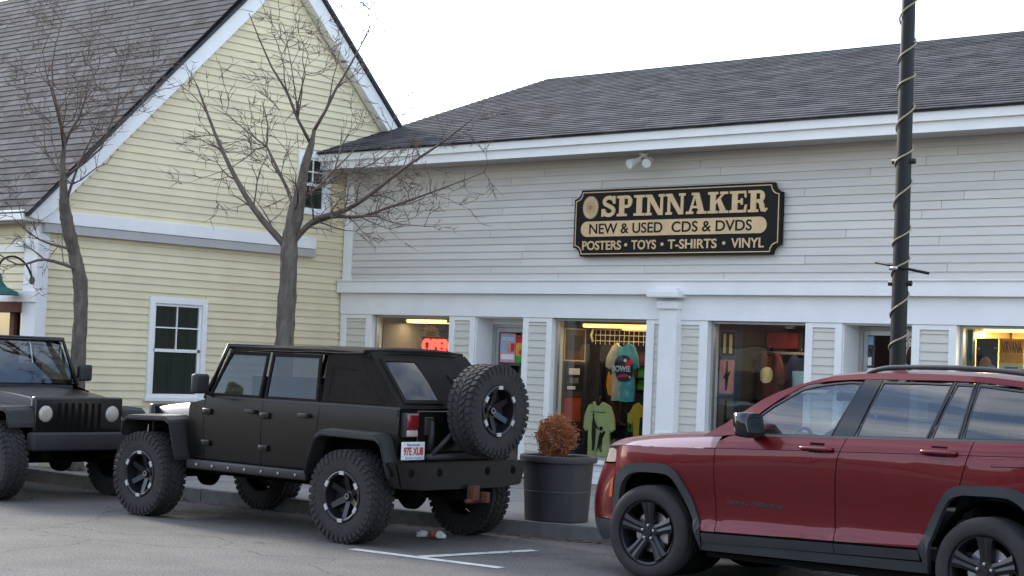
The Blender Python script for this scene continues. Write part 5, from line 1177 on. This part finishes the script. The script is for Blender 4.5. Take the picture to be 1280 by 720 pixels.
# posters on the blue side boards
X1 = -15.638
poster('framed dark print, top of three beside the tie dye tee', .27, .70, 1.80, 2.22, X1, 'ink_brown', [(Rc(.1, .9, .3, .8), 'dark_brown')], frame='shop_cream', axis='x'); poster('black framed print with white blocks, middle of three beside the tees', .27, .70, 1.36, 1.74, X1, 'ink_black', [(Rc(.25, .8, .62, .85), 'ink_white'), (Rc(.3, .75, .30, .5), 'interior_grey'), (Rc(.2, .6, .08, .2), 'ink_white')], frame='ink_brown', axis='x'); poster('plain red framed print, lowest of three beside the green tee', .27, .70, .70, 1.30, X1, 'tee_maroon', [(Rc(.08, .92, .4, .95), 'litter_red')], frame='ink_brown', axis='x')
X2 = -13.038
for (z0, z1, lb, bs, mk) in ((1.93, 2.24, 'blue framed dark print, top of three in the dark window', 'ink_black', 'ink_cream'), (1.44, 1.88, 'blue framed pink print with a black figure in the dark window', 'ink_pink', 'ink_black'), (.60, 1.40, 'tall blue framed grey print, lowest of three in the dark window', 'interior_grey', 'ink_black')):
    poster(lb, .27, .60, z0, z1, X2, bs, [(Rc(.2, .38, .1, .9) if mk == 'ink_cream' else [(.4, .1), (.55, .1), (.6, .45), (.78, .7), (.6, .62), (.55, .9), (.42, .88), (.4, .6), (.22, .42), (.4, .46)], mk), (Rc(.6, .8, .1, .9), mk) if mk == 'ink_cream' else (circ(.5, .92, .07, .5), mk)], frame='shop_blue_frame', axis='x')
poster('dark blue poster with a pale glowing figure in the lit window', -9.575, -9.30, 1.62, 2.235, .47, 'ink_navy', [(circ(.45, .50, .28, .55), 'ink_skin'), (circ(.75, .40, .2, .5), 'ink_sky'), (circ(.4, .22, .32, .35), 'ink_cream'), (circ(.5, .86, .3, .12), 'ink_black'), (circ(.12, .8, .06, .4, 8), 'ink_sky'), (circ(.88, .82, .05, .4, 8), 'ink_sky')])
poster('yellow and orange NIRVANA poster in the lit window at the right', -9.285, -8.98, 1.50, 2.235, .47, 'ink_cream', [(Rc(0, 1, .62, 1), 'ink_orange'), (Rc(.44, .58, .05, .52), 'interior_grey'), ([(.2, .56), (.8, .56), (.6, .46), (.4, .46)], 'interior_grey')], [('NIRVANA', .08, .92, .78, .96, 'ink_brown')])
poster('plain teal poster beside the NIRVANA poster', -8.94, -8.64, 1.55, 2.22, .47, 'ink_sky', [(circ(.5, .5, .3, .5), 'ink_navy')])
TC = thing('teal_cloth', 'dark teal cloth hanging inside the lit window at the right', 'cloth', (-9.53, .24, .6)); panel('cloth', [(0, 0), (.09, 0), (.06, .6), (.09, 1.2), (.07, 1.72), (0, 1.72)], lambda u, v, off=0: Vector((u-.04, .02*math.sin(u*60)-off+.05*u, v)), 'shop_teal', TC, step=.03)
# racks of cases at the back of the windows
def caserack(label, x0, x1, z0, z1, y, seed):
    rs = random.Random(seed); K = thing('case_rack', label, 'rack', ((x0+x1)/2, y, z0)); x = x0; w = (x0+x1)/2
    cs = ['ink_brown', 'tee_maroon', 'interior_grey', 'ink_navy', 'ink_skin', 'tee_black', 'ink_brown', 'litter_red', 'ink_green']
    for r in range(int((z1-z0)/.17)):
        box('shelf', (x0-w, x1-w, -.06, .02, r*.17, r*.17+.012), 'dark_brown', K)
        for c in range(int((x1-x0)/.15)):
            if rs.random() < .8: box('case', (x0-w+c*.15+.01, x0-w+c*.15+.14, -.03, -.02, r*.17+.014, r*.17+.15), rs.choice(cs), K)
caserack('shelves of music cases at the back of the dark window', -12.95, -11.65, .9, 1.92, 1.27, 5); caserack('shelves of music cases behind the hanging tees', -15.55, -14.1, .9, 1.92, 1.27, 6); caserack('shelves of music cases inside the leftmost window', -19.0, -17.7, .8, 2.0, 3.2, 8)
BM_ = thing('ceiling_sign', 'dim red sign deep inside the dark window', 'sign', (-12.75, 1.28, 2.04)); box('panel', (-.24, .24, -.01, .02, .02, .22), 'neon_dim', BM_); box('edge', (-.30, .30, .02, .03, .0, .24), 'ink_black', BM_)
# door stickers and house number
for a, b, c, d, m in ((-10.97, -10.86, 2.12, 2.22, 'ink_sky'), (-10.97, -10.88, 1.87, 1.97, 'ink_white'), (-10.95, -10.80, 1.78, 1.84, 'ink_white')): box('door_sticker', (a, b, .354, .357, c, d), m, D2)
text_obj('house_number', '59', (-10.46, -10.33, 2.105, 2.205), .357, 'ink_white', D2, .003, .03)
text_obj('house_number', '4', (-10.53, -10.475, 2.105, 2.205), .357, 'ink_white', D2, .003, .03)
# ================================================================ across the street (buildings added out of view for the glass to reflect)
mat('brick_far', (.14, .075, .06), .9, .25, 5, .3); mat('clap_far', (.16, .14, .12), .8, .1, 3)
def far_block(label, x0, x1, y1, h, m):
    K = thing('unseen_reflection_building', label, 'building', ((x0+x1)/2, y1, 0)); w = (x1-x0)/2; box('wall', (-w, w, -8, 0, .0, h), m, K); box('cornice', (-w-.2, w+.2, -8.1, .35, h, h+.35), 'trim_white', K)
    n = max(2, int(w*2/3.2))
    for i in range(n):
        x = -w+(i+.5)*2*w/n
        f = box('shop_window', (x-1.15, x+1.15, -.1, .04, .5, 2.6), 'black_paint', K); box('pane', (x-1.05, x+1.05, .042, .05, .6, 2.5), 'tint_glass', f)
        if h > 5.5: f = box('window', (x-.5, x+.5, -.1, .05, 3.8, 5.3), 'trim_white', K); box('pane', (x-.43, x+.43, .052, .06, 3.87, 5.23), 'tint_glass', f)
far_block('brick two storey block added unseen across the street for reflections', -60, -34, -34, 6.4, 'brick_far'); far_block('low clapboard block added unseen across the street for reflections', -30, -15, -35, 4.4, 'clap_far'); far_block('brick block added unseen behind the viewer for reflections', -12, 6, -34, 6.0, 'brick_far'); far_block('long clapboard block added unseen across the street to the right for reflections', 9, 34, -35, 5.2, 'clap_far')
